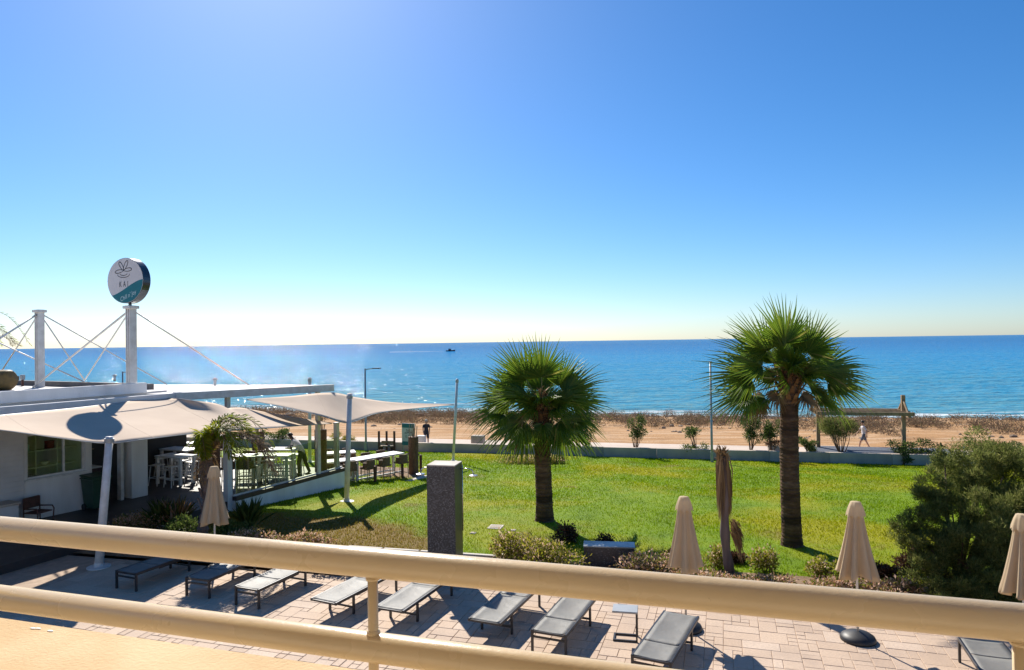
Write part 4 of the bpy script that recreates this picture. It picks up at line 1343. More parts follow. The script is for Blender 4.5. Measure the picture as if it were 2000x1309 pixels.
def shrub(name, label, cat, P, clumps, n, ln, wd, mat_, seed, group=None, r0=.02, up=.3, curl=.25, spread=1.0, shell=.45):
    t = thing(name, label, cat, P, 0, group)
    branch_set(t, [(c[0], c[1], c[2] + c[5] * .3) for c in clumps], r0, seed)
    leaf_cloud('foliage', clumps, n, ln, wd, mat_, t, up, spread, seed, None, curl, shell)
    return t
def dome(w_, d_, h_, k, seed):
    rd = random.Random(seed)
    out = []
    for i in range(k):
        x, y = rd.uniform(-.38, .38) * w_, rd.uniform(-.38, .38) * d_
        hh = h_ * rd.uniform(.55, 1.0) * (1 - .35 * (abs(x) / w_ + abs(y) / d_))
        r = rd.uniform(.2, .32)
        out.append((x, y, hh * .55, w_ * r, d_ * r, hh * .5))
    return out

# ---- fan palms
def fan_leaf(seed, Lp, Lf, spread, droop):
    """petiole along +X then a fan of pleated blades; fan plane XY, upper side +Z"""
    rd = random.Random(seed)
    st = MB()
    pts = [Vector((Lp * k / 6, 0, -.10 * Lp * (k / 6) ** 2 * droop)) for k in range(7)]
    st.tube(pts, [.030, .024, .02, .018, .016, .014, .012], 6)
    O = pts[-1]
    lf = MB()
    n = 40
    for i in range(n):
        a = R(-spread + 2 * spread * i / (n - 1)) + rd.uniform(-.02, .02)
        ca, sa = math.cos(a), math.sin(a)
        ln = Lf * (.40 + .60 * max(0.0, math.cos(a * .82)) ** 1.3) * rd.uniform(.8, 1.08)
        w_ = .019 * Lf / .95
        side = Vector((-sa, ca, 0))
        rows = []
        dr = droop * rd.uniform(.6, 1.5)
        for k, (f, ww) in enumerate(((.02, .25), (.28, .95), (.48, 1.05), (.74, .55), (1.0, .04))):
            x = ln * f
            z = -.06 * f * f * ln - dr * .34 * ln * max(0, f - .45) ** 1.6 * 2.2 + .16 * abs(math.sin(a)) * ln * f
            sw = Vector((rd.uniform(-.02, .02), rd.uniform(-.02, .02), rd.uniform(-.02, .02))) * (f > .5) * ln
            c = O + Vector((ca * x, sa * x, z)) + sw
            rows.append((c - side * w_ * ww + Vector((0, 0, -.012 * ww)), c + Vector((0, 0, .012 * ww)), c + side * w_ * ww + Vector((0, 0, -.012 * ww))))
        vs = [p for r_ in rows for p in r_]
        fs = []
        for k in range(len(rows) - 1):
            b = k * 3
            fs += [(b, b + 1, b + 4, b + 3), (b + 1, b + 2, b + 5, b + 4)]
        lf.add(vs, fs)
    return st, lf
FAN = []
for k, (Lp, Lf, sp, dr) in enumerate(((.74, 1.28, 92, .3), (.80, 1.25, 98, .75), (.62, 1.33, 84, .5), (.9, 1.2, 100, 1.2), (.40, 1.15, 95, 1.5))):
    st, lf = fan_leaf(40 + k, Lp, Lf, sp, dr)
    mesh_g = MB(); mesh_g.v = st.v + lf.v; mesh_g.f = st.f + [tuple(i + len(st.v) for i in f) for f in lf.f]; mesh_g.m = [1] * len(st.f) + [0] * len(lf.f)
    FAN.append((mesh_g.mesh('frond', [M['palmleaf'], M['petiole']]), mesh_g.mesh('dry_frond', [M['palmdry'], M['stem']])))
def fan_palm(label, P, h, r0, fronds, seed, boots=.9):
    rd = random.Random(seed)
    t = thing('fan_palm', label, 'palm tree', P, 0, 'fan palms on the lawn')
    m = MB(); rows = int(h / .045); n = 26
    for j in range(rows + 1):
        z = h * j / rows
        f = j / rows
        base = r0 * (1.0 + .22 * math.exp(-z / .22) - .10 * f + (.22 * max(0, (f - .80) / .20) if f > .8 else 0))
        ring = .02 * (1 if j % 2 else -1) + .02 * rd.uniform(-1, 1)
        for k in range(n):
            a = 2 * math.pi * k / n
            rr_ = base * (1 + ring + .05 * mnoise.noise(Vector((math.cos(a) * 3, math.sin(a) * 3, z * 4 + seed))) + .035 * mnoise.noise(Vector((math.cos(a) * 9, math.sin(a) * 9, z * 11))))
            m.v.append((rr_ * math.cos(a) + .03 * math.sin(z * .8 + seed), rr_ * math.sin(a), z - .03))
    for j in range(rows):
        for k in range(n):
            m.f.append((j * n + k, j * n + (k + 1) % n, (j + 1) * n + (k + 1) % n, (j + 1) * n + k)); m.m.append(0)
    m.f.append(tuple(rows * n + k for k in range(n))); m.m.append(0)
    tr = m.build('trunk', M['trunk'], t)
    # leaf boots under the crown: split stubs in a spiral
    for k in range(46):
        a = k * 2.4; z = h - boots + boots * (k / 46) * 1.02
        rr_ = r0 * (.86 + .16 * k / 46)
        Rm = Matrix.Rotation(a, 3, 'Z') @ Matrix.Rotation(R(-(62 - 10 * rd.random())), 3, 'Y')
        l_ = rd.uniform(.20, .36)
        b = MB()
        o_ = Vector((rr_ * math.cos(a), rr_ * math.sin(a), z))
        vs = [(0, -.07, -.015), (0, .07, -.015), (0, .06, .02), (0, -.06, .02), (l_, -.03, -.01), (l_, .03, -.01), (l_, .025, .012), (l_, -.025, .012)]
        b.add([o_ + Rm @ Vector(q) for q in vs], [(0, 3, 2, 1), (4, 5, 6, 7), (0, 1, 5, 4), (1, 2, 6, 5), (2, 3, 7, 6), (3, 0, 4, 7)])
        b.build('leaf_boot', M['trunkred'], t)
    inner = [(rd.uniform(-75, 75), rd.uniform(-60, 40), rd.choice((2, 4, 4)), rd.uniform(.42, .6), rd.uniform(.2, .8), 0) for _ in range(12)]
    inner += [(rd.choice((-1, 1)) * rd.uniform(95, 150), rd.uniform(-50, 50), rd.choice((4, 1)), rd.uniform(.5, .78), rd.uniform(.2, .7), int(q < 3)) for q in range(5)]
    for k, (sa, dep, var, sc, tw, dry) in enumerate(fronds + inner):
        sc = sc * rd.uniform(.9, 1.08); sa += rd.uniform(-5, 5)
        # sa: lean from the vertical seen from the hotel (right positive), dep: lean toward (-) or away (+)
        D = Vector((math.sin(R(sa)) * math.cos(R(dep)), math.sin(R(dep)), math.cos(R(sa)) * math.cos(R(dep)))).normalized()
        out = Vector((D.x, D.y, 0))
        upv = Vector((0, 0, 1)) - D * D.z
        if upv.length < .2: upv = Vector((-D.x, -D.y, .01))
        upv.normalize()
        view = Vector((0, -1, .25)); view = (view - D * view.dot(D)).normalized()
        N = (upv * (1 - tw) + view * tw); N = (N - D * N.dot(D)).normalized()
        Yv = N.cross(D)
        Mx = Matrix((D, Yv, N)).transposed().to_4x4()
        zz = h - .10 - .45 * max(0, (1 - D.z) / 2)
        o = link('dry_frond' if dry else 'frond', FAN[var][1 if dry else 0], t)
        st_ = D * r0 * .45
        o.matrix_basis = Matrix.Translation((st_.x, st_.y, zz)) @ Mx @ Matrix.Scale(sc * 1.08, 4)
    # fibre and old flower stalks
    leaf_cloud('fibre', [(0, 0, h - .15, r0 * 1.15, r0 * 1.15, .35)], 260, .3, .008, M['palmdry'], t, .2, .8, seed)
    return t
def rand_fronds(k, seed, lo, hi):
    rd = random.Random(seed)
    out = []
    for i in range(k):
        out.append((rd.uniform(lo, hi) * rd.choice((-1, 1)), rd.uniform(-65, 65), rd.randrange(5), rd.uniform(.78, .98), rd.uniform(0, .5), False))
    return out
B2 = on_ground(1547, 1066)
h2 = px_h(B2, 722)
fr2 = [(-6, -8, 0, 1.02, .85, 0), (12, 16, 2, .92, .6, 0), (37, 2, 0, 1.0, .8, 0), (-40, 4, 0, 1.0, .75, 0), (-60, -10, 2, 1.0, .6, 0),
       (70, 4, 2, 1.04, .55, 0), (90, -8, 1, 1.05, .6, 0), (108, 6, 1, .95, .5, 0), (-84, -4, 1, 1.05, .65, 0), (-104, 6, 1, 1.0, .55, 0),
       (14, -50, 4, .7, .2, 0), (-24, -46, 4, .7, .3, 0), (-20, 42, 2, .85, .3, 0), (62, -40, 4, .7, .3, 0), (-72, 36, 1, .85, .2, 0), (80, 38, 1, .85, .2, 0), (150, 20, 4, .5, .3, 1), (-150, 10, 4, .5, .4, 1)]
fan_palm('tall fan palm with a thick dark trunk right of the dead palm trunk', B2, h2, .245, fr2, 3)
B1 = on_ground(1062, 1018)
h1 = px_h(B1, 782)
fr1 = [(3, -6, 0, 1.06, .9, 0), (-24, 4, 0, 1.04, .8, 0), (38, 4, 0, 1.0, .8, 0), (54, -12, 2, 1.0, .6, 0), (-52, -6, 2, 1.02, .7, 0), (-74, 6, 1, 1.02, .6, 0), (76, 8, 1, 1.02, .5, 0),
       (-92, -10, 3, 1.0, .35, 0), (-104, -24, 4, 1.2, .5, 0), (-128, -18, 4, 1.2, .6, 0), (-112, 12, 1, 1.0, .3, 0), (94, -12, 3, .98, .4, 0), (108, -26, 4, 1.15, .5, 0), (130, -20, 4, 1.2, .6, 0), (116, 14, 1, 1.0, .3, 0), (58, -36, 4, 1.0, .5, 0), (-52, -38, 4, 1.0, .5, 0),
       (176, -52, 4, .7, .9, 0), (16, -54, 4, .75, .2, 0), (-26, -50, 4, .75, .2, 0), (-8, 36, 2, .9, .4, 0), (64, -44, 4, .75, .4, 0), (-66, -46, 4, .75, .4, 0), (-130, 24, 4, .75, .3, 1), (150, 20, 4, .7, .3, 1)]
fan_palm('shorter fan palm with drooping fronds between the mosaic column and the lamp pole', B1, h1, .26, fr1, 8)

# ---- small date palm bent by the wind
def feather(seed, pts, ln, mat_, parent, n=46, name='frond', hang=.5):
    rd = random.Random(seed)
    C = lerp_list(pts, n)
    m = MB()
    m.tube(C, [.014 * (1 - .75 * i / n) + .002 for i in range(n)], 5, 1)
    for i in range(3, n):
        t_ = (C[min(i + 1, n - 1)] - C[i - 1]).normalized()
        sd_ = t_.cross(Vector((0, 0, 1)))
        if sd_.length < .1: sd_ = Vector((0, 1, 0))
        sd_.normalize()
        up_ = sd_.cross(t_)
        for s_ in (-1, 1):
            l_ = ln * math.sin(math.pi * (.12 + .82 * i / n)) ** .6 * rd.uniform(.7, 1.15)
            d = (t_ * .55 + sd_ * s_ * rd.uniform(.5, .9) + up_ * rd.uniform(-.1, .5)).normalized()
            p1 = C[i] + d * l_ * .55
            p2 = p1 + (d + Vector((.15, 0, -hang * rd.uniform(.6, 1.6)))).normalized() * l_ * .45
            w_ = (t_ - d * t_.dot(d)).normalized() * .019
            b = len(m.v)
            m.add([C[i], p1 + w_, p1 - w_, p2], [(0, 1, 2), (1, 3, 2)])
    return m.build(name, [mat_, M['stem']], parent)
DP = at_z(391, 1072, .02)
dp = thing('date_palm', 'small date palm with wind-bent yellow-green fronds by the closed parasol', 'palm tree', DP)
hc_ = px_h(DP, 893)
m = MB()
pts = []
rad_ = []
for k in range(30):
    f = k / 29
    pts.append((.10 * math.sin(f * 2.2) + .10 * f, 0, hc_ * f - .05)); rad_.append(.115 + .05 * math.sin(f * 9) * (1 if .3 < f < .8 else .4) + (.02 if k % 2 else -.01) + .04 * (f > .85))
m.tube(pts, rad_, 12)
m.build('trunk', M['deadtrunk'], dp)
for k in range(16):
    a = k * 2.4; z = hc_ * (.35 + .62 * k / 16)
    MB().box((.13 * math.cos(a) + .14, .13 * math.sin(a), z), (.03, .07, .28), Matrix.Rotation(a, 3, 'Z') @ Matrix.Rotation(R(20), 3, 'Y')).build('leaf_boot', M['deadtrunk'], dp)
c0 = Vector((.18, 0, hc_ - .05))
rd = random.Random(4)
for k in range(15):
    az = rd.uniform(-1.4, 1.4) if k < 11 else rd.uniform(1.7, 4.5)
    reach = rd.uniform(.9, 1.5) if k < 11 else rd.uniform(.35, .55)
    up_ = rd.uniform(.75, 1.15) if k < 11 else rd.uniform(.5, .8)
    dx, dy = math.cos(az), math.sin(az) * .8
    P_ = [c0, c0 + Vector((dx * reach * .25, dy * reach * .25, up_ * .75)), c0 + Vector((dx * reach * .62 + .1, dy * reach * .6, up_ * .95)), c0 + Vector((dx * reach * .9 + .25, dy * reach * .9, up_ * .62)), c0 + Vector((dx * reach + .35, dy * reach, up_ * .15))]
    feather(60 + k, P_, .36, M['datepalm'], dp)
for k in range(5):
    dy = rd.uniform(-.5, .3)
    e = rd.uniform(1.5, 2.0)
    P_ = [c0, c0 + Vector((.4, dy * .3, .5)), c0 + Vector((.9, dy * .6, .62)), c0 + Vector((e * .8, dy, .45 + rd.uniform(-.1, .1))), c0 + Vector((e, dy, rd.uniform(-.45, .1)))]
    feather(90 + k, P_, .34, M['palmdry'], dp, name='dry_frond', hang=.9)
for k in range(7):
    a = rd.uniform(0, 6.28)
    P_ = [c0, c0 + Vector((.16 * math.cos(a), .16 * math.sin(a), .05)), c0 + Vector((.24 * math.cos(a), .24 * math.sin(a), -.25)), c0 + Vector((.22 * math.cos(a), .22 * math.sin(a), -.6))]
    feather(120 + k, P_, .2, M['palmdry'], dp, n=24, name='dry_frond', hang=1.2)
# a far palm whose frond tips reach in at the left edge
FP = Vector((-24.1, 29.5, 0))
fp = thing('date_palm', 'palm frond tips reaching in at the left edge above the roof', 'palm tree', FP)
MB().tube([(0, 0, -.1), (.05, 0, 3), (0, 0, 5.4)], [.25, .2, .2], 14).build('trunk', M['trunk'], fp, smooth=True)
for k in range(16):
    az = k * 2 * math.pi / 16
    c0 = Vector((0, 0, 5.4)); e = 2.55 + .25 * math.sin(k * 2.3); u_ = 1.0 + .5 * math.sin(k * 1.7)
    dx, dy = math.cos(az), math.sin(az)
    feather(150 + k, [c0, c0 + Vector((dx * e * .3, dy * e * .3, u_)), c0 + Vector((dx * e * .7, dy * e * .7, u_ * .9)), c0 + Vector((dx * e, dy * e, u_ * .05))], .42, M['datepalm'] if k % 3 else M['palmdry'], fp, n=40)

# ---- dead palm trunk
D0 = at_z(1426, 1116, .03)
dt = thing('dead_palm_trunk', 'dead leafless palm trunk with hanging brown sheaths in the bed', 'palm tree', D0)
hd = px_h(D0, 888)
pts, rad_ = [], []
for k in range(26):
    f = k / 25
    pts.append((-.14 * f - .05 * math.sin(f * 5), .02 * math.sin(f * 7), hd * f - .05)); rad_.append(.108 - .02 * f + .012 * math.sin(f * 23))
MB().tube(pts, rad_, 14).build('trunk', M['deadtrunk'], dt, smooth=True)
rd = random.Random(9)
def sheath(x0, z0, x1, z1, w_, n, seed, y=-.05):
    r2 = random.Random(seed)
    m = MB()
    for k in range(n):
        ox, oz = r2.uniform(-w_, w_), r2.uniform(-.25, .1)
        a = Vector((x0 + ox * .5, y + r2.uniform(-.1, .1), z0 + oz)); e = Vector((x1 + ox * 1.2, y + r2.uniform(-.12, .12), z1 + r2.uniform(-.15, .9) * min(1, (z0 - z1))))
        mid = a.lerp(e, .5) + Vector((r2.uniform(-.03, .05), 0, .04))
        q = .012
        m.add([a + Vector((-q, 0, 0)), a + Vector((q, 0, 0)), mid + Vector((q, -.01, 0)), mid + Vector((-q, .01, 0)), e], [(0, 1, 2, 3), (3, 2, 4)])
    return m.build('dry_sheath', [M['palmdry']], dt)
sheath(-.20, hd * .98, -.22, hd * .46, .06, 110, 1)
sheath(-.06, hd * .98, .0, hd * .46, .05, 80, 2)
sheath(.05, hd * .42, .27, hd * .10, .05, 80, 3)
sheath(-.16, hd * 1.02, -.14, hd * .80, .12, 50, 4, .05)
leaf_cloud('top_tuft', [(-.16, 0, hd - .02, .13, .13, .12)], 60, .16, .012, M['palmdry'], dt, .8, .5, 77)

# ---- big feathery bush at right
BB = Vector((9.3, 14.4, 0))
cl = []
rd = random.Random(21)
for (px, py, y, r) in ((1960, 930, 15.4, .75), (1890, 925, 15.5, .6), (1830, 960, 15.0, .55), (1900, 990, 14.6, .75), (1975, 1010, 14.2, .8), (1840, 1020, 14.4, .5), (1785, 1020, 14.5, .38), (1880, 1060, 14.0, .7), (1950, 1080, 13.7, .75),
                       (1820, 1075, 14.0, .48), (1860, 1125, 13.6, .55), (1930, 1140, 13.4, .65), (2030, 960, 15.0, .9), (2050, 1060, 14.2, .9), (1985, 1140, 13.4, .6), (2060, 1140, 13.8, .8), (1845, 900, 16.2, .36), (1765, 1035, 14.3, .3), (1800, 1110, 13.7, .4), (1775, 1060, 14.0, .3), (1840, 1160, 13.2, .5), (1910, 1165, 13.1, .5), (1990, 1080, 13.6, .7), (1995, 900, 16.2, .5), (1930, 880, 16.2, .35)):
    P = at_y(px, py, y) - BB
    cl.append((P.x, P.y, max(P.z, .3), r, r, r * .8))
bt = thing('feathery_bush', 'big dark green feathery bush filling the lower right', 'bush', BB)
branch_set(bt, [(c[0], c[1], c[2]) for c in cl], .05, 5)
fine = []
for c in cl:
    for k in range(16):
        d = Vector((rd.gauss(0, 1), rd.gauss(0, 1), rd.gauss(0, 1))).normalized() * rd.uniform(.35, 1.05)
        fine.append((c[0] + d.x * c[3], c[1] + d.y * c[4], c[2] + d.z * c[5], c[3] * .26, c[4] * .26, c[5] * .30))
leaf_cloud('foliage', fine, 120000, .095, .0055, M['tamarisk'], bt, .75, .55, 31, None, .2, .05)
PT = at_y(1872, 870, 17.2)
tl = thing('feathery_shrub', 'slender feathery shrub rising behind the big bush', 'bush', (PT.x, 17.2, gz(PT.x, 17.2)))
branch_set(tl, [(0, 0, 2.2), (-.2, .1, 1.9), (.25, 0, 2.0)], .03, 6)
leaf_cloud('foliage', [(0, 0, 2.35, .28, .28, .45), (-.2, .1, 1.9, .3, .3, .35), (.3, 0, 2.0, .3, .3, .4), (.05, 0, 1.5, .4, .4, .5)], 9000, .08, .005, M['tamarisk'], tl, .9, .5, 32, None, .2, .05)
PT = at_y(1905, 860, 21.0)
g0 = gz(PT.x, 21.0)
tl = thing('young_tree', 'young thin tree by a white stake beyond the big bush', 'tree', (PT.x, 21.0, g0))
hh = PT.z - g0
branch_set(tl, [(0, 0, hh), (.3, 0, hh - .3), (-.2, 0, hh - .4)], .03, 7)
leaf_cloud('foliage', [(.05, 0, hh, .35, .35, .4), (.35, 0, hh - .35, .3, .3, .3), (-.15, 0, hh - .3, .25, .25, .3)], 1500, .10, .012, M['tamarisk'], tl, .3, .8, 33)
MB().tube([(-.35, 0, -.05), (-.35, 0, hh - .2)], .025, 8).build('stake', M['white_steel'], tl)

# ---- planting bed shrubs
BG = 'shrubs in the planting bed'
bed = [(1000, 1100, 1.25, .9, .55, 'bedleaf', 'yellow-green bed bush nearest the mosaic column'), (1085, 1108, 1.5, .9, .52, 'bedleaf', 'yellow-green bed bush touching the mosaic block'),
       (1102, 1052, .62, .5, .42, 'russet', 'russet shrub at the foot of the shorter fan palm'), (1182, 1062, .5, .4, .28, 'russet', 'low russet shrub behind the mosaic block'),
       (1270, 1122, 1.3, .8, .38, 'beddry', 'pink-tinged low shrub between the mosaic block and a parasol'), (1400, 1105, .58, .5, .46, 'bedleaf', 'round olive shrub left of the dead palm trunk'),
       (1496, 1112, .58, .5, .46, 'bedleaf', 'round olive shrub right of the dead palm trunk'), (1604, 1120, .62, .5, .38, 'bedleaf', 'olive shrub left of the parasol with the visible base'),
       (1370, 1140, 1.3, .6, .26, 'beddry', 'dry pink ground cover in front of the dead palm trunk'), (1500, 1150, 1.6, .6, .24, 'beddry', 'dry pink ground cover right of the dead palm trunk'),
       (1640, 1158, 1.6, .7, .28, 'beddry', 'dry pink ground cover under the parasol with the visible base'), (1765, 1165, 1.4, .7, .26, 'beddry', 'dry pink ground cover at the foot of the big bush'),
       (1790, 1112, .7, .6, .5, 'russet', 'dark russet shrub against the big bush'), (1330, 1078, .55, .4, .2, 'russet', 'small dark clump at the lawn edge behind a parasol'),
       (1448, 1092, .7, .4, .2, 'russet', 'small dark clump at the lawn edge behind the dead palm trunk'), (1705, 1120, .8, .5, .24, 'russet', 'small dark clump at the lawn edge right of a parasol'),
       (500, 1062, 1.4, .8, .30, 'beddry', 'dry pink ground cover right of the small date palm'), (592, 1066, 1.5, .7, .26, 'beddry', 'dry pink ground cover left of the mosaic column'),
       (272, 1040, 1.6, .9, .45, 'beddry', 'shaded flowering clump beside the leaning sail mast'), (360, 1045, 1.0, .8, .45, 'shrubleaf', 'shaded green clump at the foot of the date palm'),
       (455, 1052, 1.0, .8, .4, 'shrubleaf', 'shaded green clump under the parasol by the date palm'), (560, 1092, 1.3, .6, .3, 'russet', 'dark low shrub behind the third lounger'),
       (660, 1108, 1.3, .6, .3, 'russet', 'dark low shrub behind the fourth lounger')]
for i, (px, py, w_, d_, h_, mt, lab) in enumerate(bed):
    P = at_z(px, py, .04)
    if S_of(P.x, P.y) > LAWN0 + .1: P.z = gz(P.x, P.y)
    n = int(2300 * w_ * d_ * (h_ + .3)) + 450
    shrub('bed_shrub', lab, 'shrub', P, dome(w_, d_, h_ * 1.45, 9 if w_ > .9 else 6, i), n, .075, .019, M[mt], i + 1, BG, .010, .4, shell=.25)
# spiky grass tufts in the shade
for i, (px, py, lab) in enumerate(((318, 1032, 'tall spiky grass tuft between the sail mast and the date palm'), (345, 1030, 'tall spiky grass tuft next to the date palm trunk'), (485, 1035, 'thin spiky plant right of the parasol by the date palm'))):
    P = at_z(px, py, .04)
    t = thing('grass_tuft', lab, 'plant', P, 0, 'spiky tufts in the planting bed')
    leaf_cloud('blades', [(0, 0, .10, .14, .14, .08)], 160, .62, .007, M['shrubleaf'] if i != 1 else M['beddry'], t, 2.2, .5, 200 + i)
    MB().lathe([(.12, -.02), (.10, .06), (.03, .10)], 9).build('crown_base', M['stem'], t)

# ---- shrubs along the promenade wall
PW = 'shrubs along the promenade wall'
def wallshrub(label, px, pyb, pyt, wpx, s_off, mat_, k, n, seed, ln=.13, wd=.022, trunky=False, name='oleander_shrub', lean=0):
    d = ray(px, 800)
    y = (42.05 + s_off) / (d.x / d.y * SA + CA)
    x = d.x / d.y * y
    z = -1.78 if s_off < .2 else -1.665
    P = Vector((x, y, z))
    h = px_h(P, pyt); w_ = wpx * y / FPX
    rd = random.Random(seed)
    cl = []
    for i in range(k):
        f = rd.uniform(.45 if trunky else .15, .88)
        cl.append((rd.uniform(-.36, .36) * w_ + lean * f * h, rd.uniform(-.3, .3) * w_, h * f, w_ * rd.uniform(.13, .24), w_ * .2, h * rd.uniform(.08, .17)))
    return shrub(name, label, 'shrub', P, cl, n, ln, wd, M[mat_], seed, PW, .03, .5, shell=.1)
wallshrub('slender young oleander on the promenade right of the shorter palm', 1240, 870, 809, 38, .55, 'shrubleaf', 9, 1500, 301, trunky=True)
wallshrub('round oleander bush left of the thin lamp pole', 1357, 880, 834, 54, .5, 'shrubleaf', 10, 1500, 302)
wallshrub('leggy oleander with two crowns left of the tall palm', 1465, 880, 808, 44, .5, 'shrubleaf', 9, 2200, 303, trunky=True)
wallshrub('bushy oleander half hidden behind the tall palm trunk', 1506, 880, 812, 40, .6, 'shrubleaf', 8, 1700, 304, trunky=True)
wallshrub('feathery young tree under the timber pergola', 1642, 885, 812, 82, .6, 'tamarisk', 15, 9000, 305, .11, .008, True, 'tamarisk_shrub')
wallshrub('low leafy bush right of the tall palm trunk', 1578, 885, 855, 40, .5, 'shrubleaf', 7, 1300, 306)
wallshrub('sprawling leafy bush at the right pergola post', 1790, 893, 852, 90, .5, 'shrubleaf', 12, 2600, 307)
wallshrub('small leafy plant spilling over the wall by the pergola', 1762, 900, 878, 30, -.2, 'shrubleaf', 5, 500, 308)
wallshrub('pale oleander behind the fronds of the shorter palm', 1148, 872, 828, 42, .5, 'bedleaf', 8, 1300, 309, trunky=True)
wallshrub('leafy bush behind the waiter along the promenade', 548, 868, 838, 56, .5, 'shrubleaf', 9, 1700, 310)
wallshrub('yellow-green bush behind the sail mast along the promenade', 668, 866, 838, 44, .5, 'bedleaf', 8, 1600, 311)
wallshrub('dark leafy bush far left behind the terrace', 505, 868, 838, 46, .5, 'shrubleaf', 8, 1400, 312)
wallshrub('pale bush at the right edge beyond the big bush', 1990, 915, 868, 60, .5, 'shrubleaf', 9, 1500, 313)
P = on_ground(1045, 905)
shrub('ground_shrub', 'low grey-green mound at the wall behind the shorter palm trunk', 'shrub', P, dome(3.4, 1.6, .5, 14, 5), 5200, .12, .014, M['bedleaf'], 320, None, .01, .5, shell=.2)
P = on_ground(1083, 905)
shrub('ground_shrub', 'low silvery mound right of the shorter palm trunk', 'shrub', P, dome(1.4, 1.0, .45, 8, 6), 1800, .12, .014, M['shrubleaf'], 321, None, .01, .5, shell=.2)

# ---- dry scrub and rocks along the shore (one mass each)
g = np.random.default_rng(77)
cl = []
for k in range(2600):
    r = g.uniform(-50, 62); s = 53.5 + 15.5 * g.random() ** .9
    dn = mnoise.noise(Vector((r * .12, s * .25, 4))) + (.25 if s > 57 else -.25)
    if dn < -.02 + .1 * g.random(): continue
    x, y = RS(r, s)
    w_ = g.uniform(.3, .95); h_ = g.uniform(.22, .62)
    cl.append((x, y, prof(s) + h_ * .45, w_, w_, h_))
V_, T_ = [], []
o = leaf_cloud('shore_scrub', [(c[0], c[1], c[2] + 20, c[3], c[4], c[5]) for c in cl], 150000, .15, .022, M['scrub'], None, .7, .8, 400, (0, 0, -20), .2, .1)
tag(o, 'dry brown scrub covering the ground above the shore', 'scrub', kind='stuff')
mb = MB()
ico = [(0, 0, 1), (.89, 0, .45), (.28, .85, .45), (-.72, .53, .45), (-.72, -.53, .45), (.28, -.85, .45), (.72, .53, -.45), (-.28, .85, -.45), (-.89, 0, -.45), (-.28, -.85, -.45), (.72, -.53, -.45), (0, 0, -1)]
icf = [(0, 1, 2), (0, 2, 3), (0, 3, 4), (0, 4, 5), (0, 5, 1), (1, 6, 2), (2, 7, 3), (3, 8, 4), (4, 9, 5), (5, 10, 1), (2, 6, 7), (3, 7, 8), (4, 8, 9), (5, 9, 10), (1, 10, 6), (6, 11, 7), (7, 11, 8), (8, 11, 9), (9, 11, 10), (10, 11, 6)]
for k in range(2600):
    r = g.uniform(-60, 70); s = g.normal(69.0, 1.9) if k > 350 else g.uniform(52, 68)
    sz = g.uniform(.12, .42) if k > 350 else g.uniform(.05, .22)
    x, y = RS(r, s)
    z = prof(s) + .1 * nz(r, s, .3)
    sc3 = (sz * g.uniform(.8, 1.7), sz * g.uniform(.8, 1.5), sz * g.uniform(.45, .9))
    a = g.uniform(0, 6.28)
    vs = []
    for q in ico:
        j = 1 + .3 * g.normal() * .6
        X, Y = q[0] * sc3[0] * j, q[1] * sc3[1] * j
        vs.append((x + X * math.cos(a) - Y * math.sin(a), y + X * math.sin(a) + Y * math.cos(a), z + q[2] * sc3[2]))
    mb.add(vs, icf)
tag(mb.build('shore_rocks', M['rock']), 'broken brown rocks along the water line', 'rocks', kind='stuff')

# ================================================================== PROMENADE FURNITURE
def on_wall_line(px, s):
    d = ray(px, 800)
    y = s / (d.x / d.y * SA + CA)
    return d.x / d.y * y, y
def lamp(label, px, pyt, s, arm=1.05, rz=R(-14), z=None):
    x, y = on_wall_line(px, s)
    zb = prof(s) if z is None else z
    P = Vector((x, y, zb))
    h = px_h(P, pyt)
    t = thing('street_lamp', label, 'street lamp', P, rz, 'street lamps along the promenade')
    MB().tube([(0, 0, -.05), (0, 0, 1.0), (0, 0, h)], [.075, .07, .05], 12).build('pole', M['grey_metal'], t, smooth=True)
    MB().box((0, 0, .3), (.16, .16, .6), bev=.01).build('base', M['grey_metal'], t)
    MB().tube([(0, 0, h - .06), (arm * .6, 0, h)], .03, 8).build('arm', M['grey_metal'], t)
    MB().box((arm * .78, 0, h + .01), (arm * .5, .22, .07), bev=.02).build('lamp_head', M['darkgrey'], t)
lamp('grey street lamp with its arm to the right behind the sail mast', 714, 720, 41.4)
lamp('street lamp half hidden behind the restaurant roof', 240, 726, 41.4)
lamp('thin street lamp pole on the lawn left of the tall palm', 1389, 708, 40.2, .7, R(75))

# pergola over a raised bench deck
def wallpt(px, s, z): return Vector((*on_wall_line(px, s), z))
pa, pb_ = wallpt(1597, 44.3, -1.3), wallpt(1764, 44.3, -1.3)
pl = thing('pergola', 'small timber pergola frame with two posts by the sea', 'pergola', pa, R(-14))
wl = (pb_ - pa).length
hh = px_h(pa, 771)
for x in (0, wl):
    MB().box((x, 0, hh / 2 - .1), (.2, .2, hh + .2), bev=.01).build('post', M['wood'], pl)
    MB().tube([(x, 0, hh - .25), (x, -1.0, hh - 1.05)], .06, 6).build('brace', M['wood'], pl)
    MB().tube([(x, 0, hh - .25), (x, 1.0, hh - 1.05)], .06, 6).build('brace', M['wood'], pl)
    MB().box((x, 0, hh - 1.12), (.14, 2.5, .14)).build('cross_beam', M['wood'], pl)
for y in (-1.15, -.4, .4, 1.15):
    MB().box((wl / 2, y, hh - 1.0), (wl + .5, .15, .20), bev=.01).build('roof_beam', M['wood'], pl)
da = wallpt(1588, 43.2, -1.7); db = wallpt(1865, 43.2, -1.7)
dk_ = thing('raised_deck', 'long raised grey bench deck under the pergola', 'deck', (da.x, da.y, -1.665), R(-14))
dl = (db - da).length
MB().box((dl / 2, .3, .16), (dl, 2.6, .34), bev=.01).build('plinth', M['concrete'], dk_)
nbd = 14
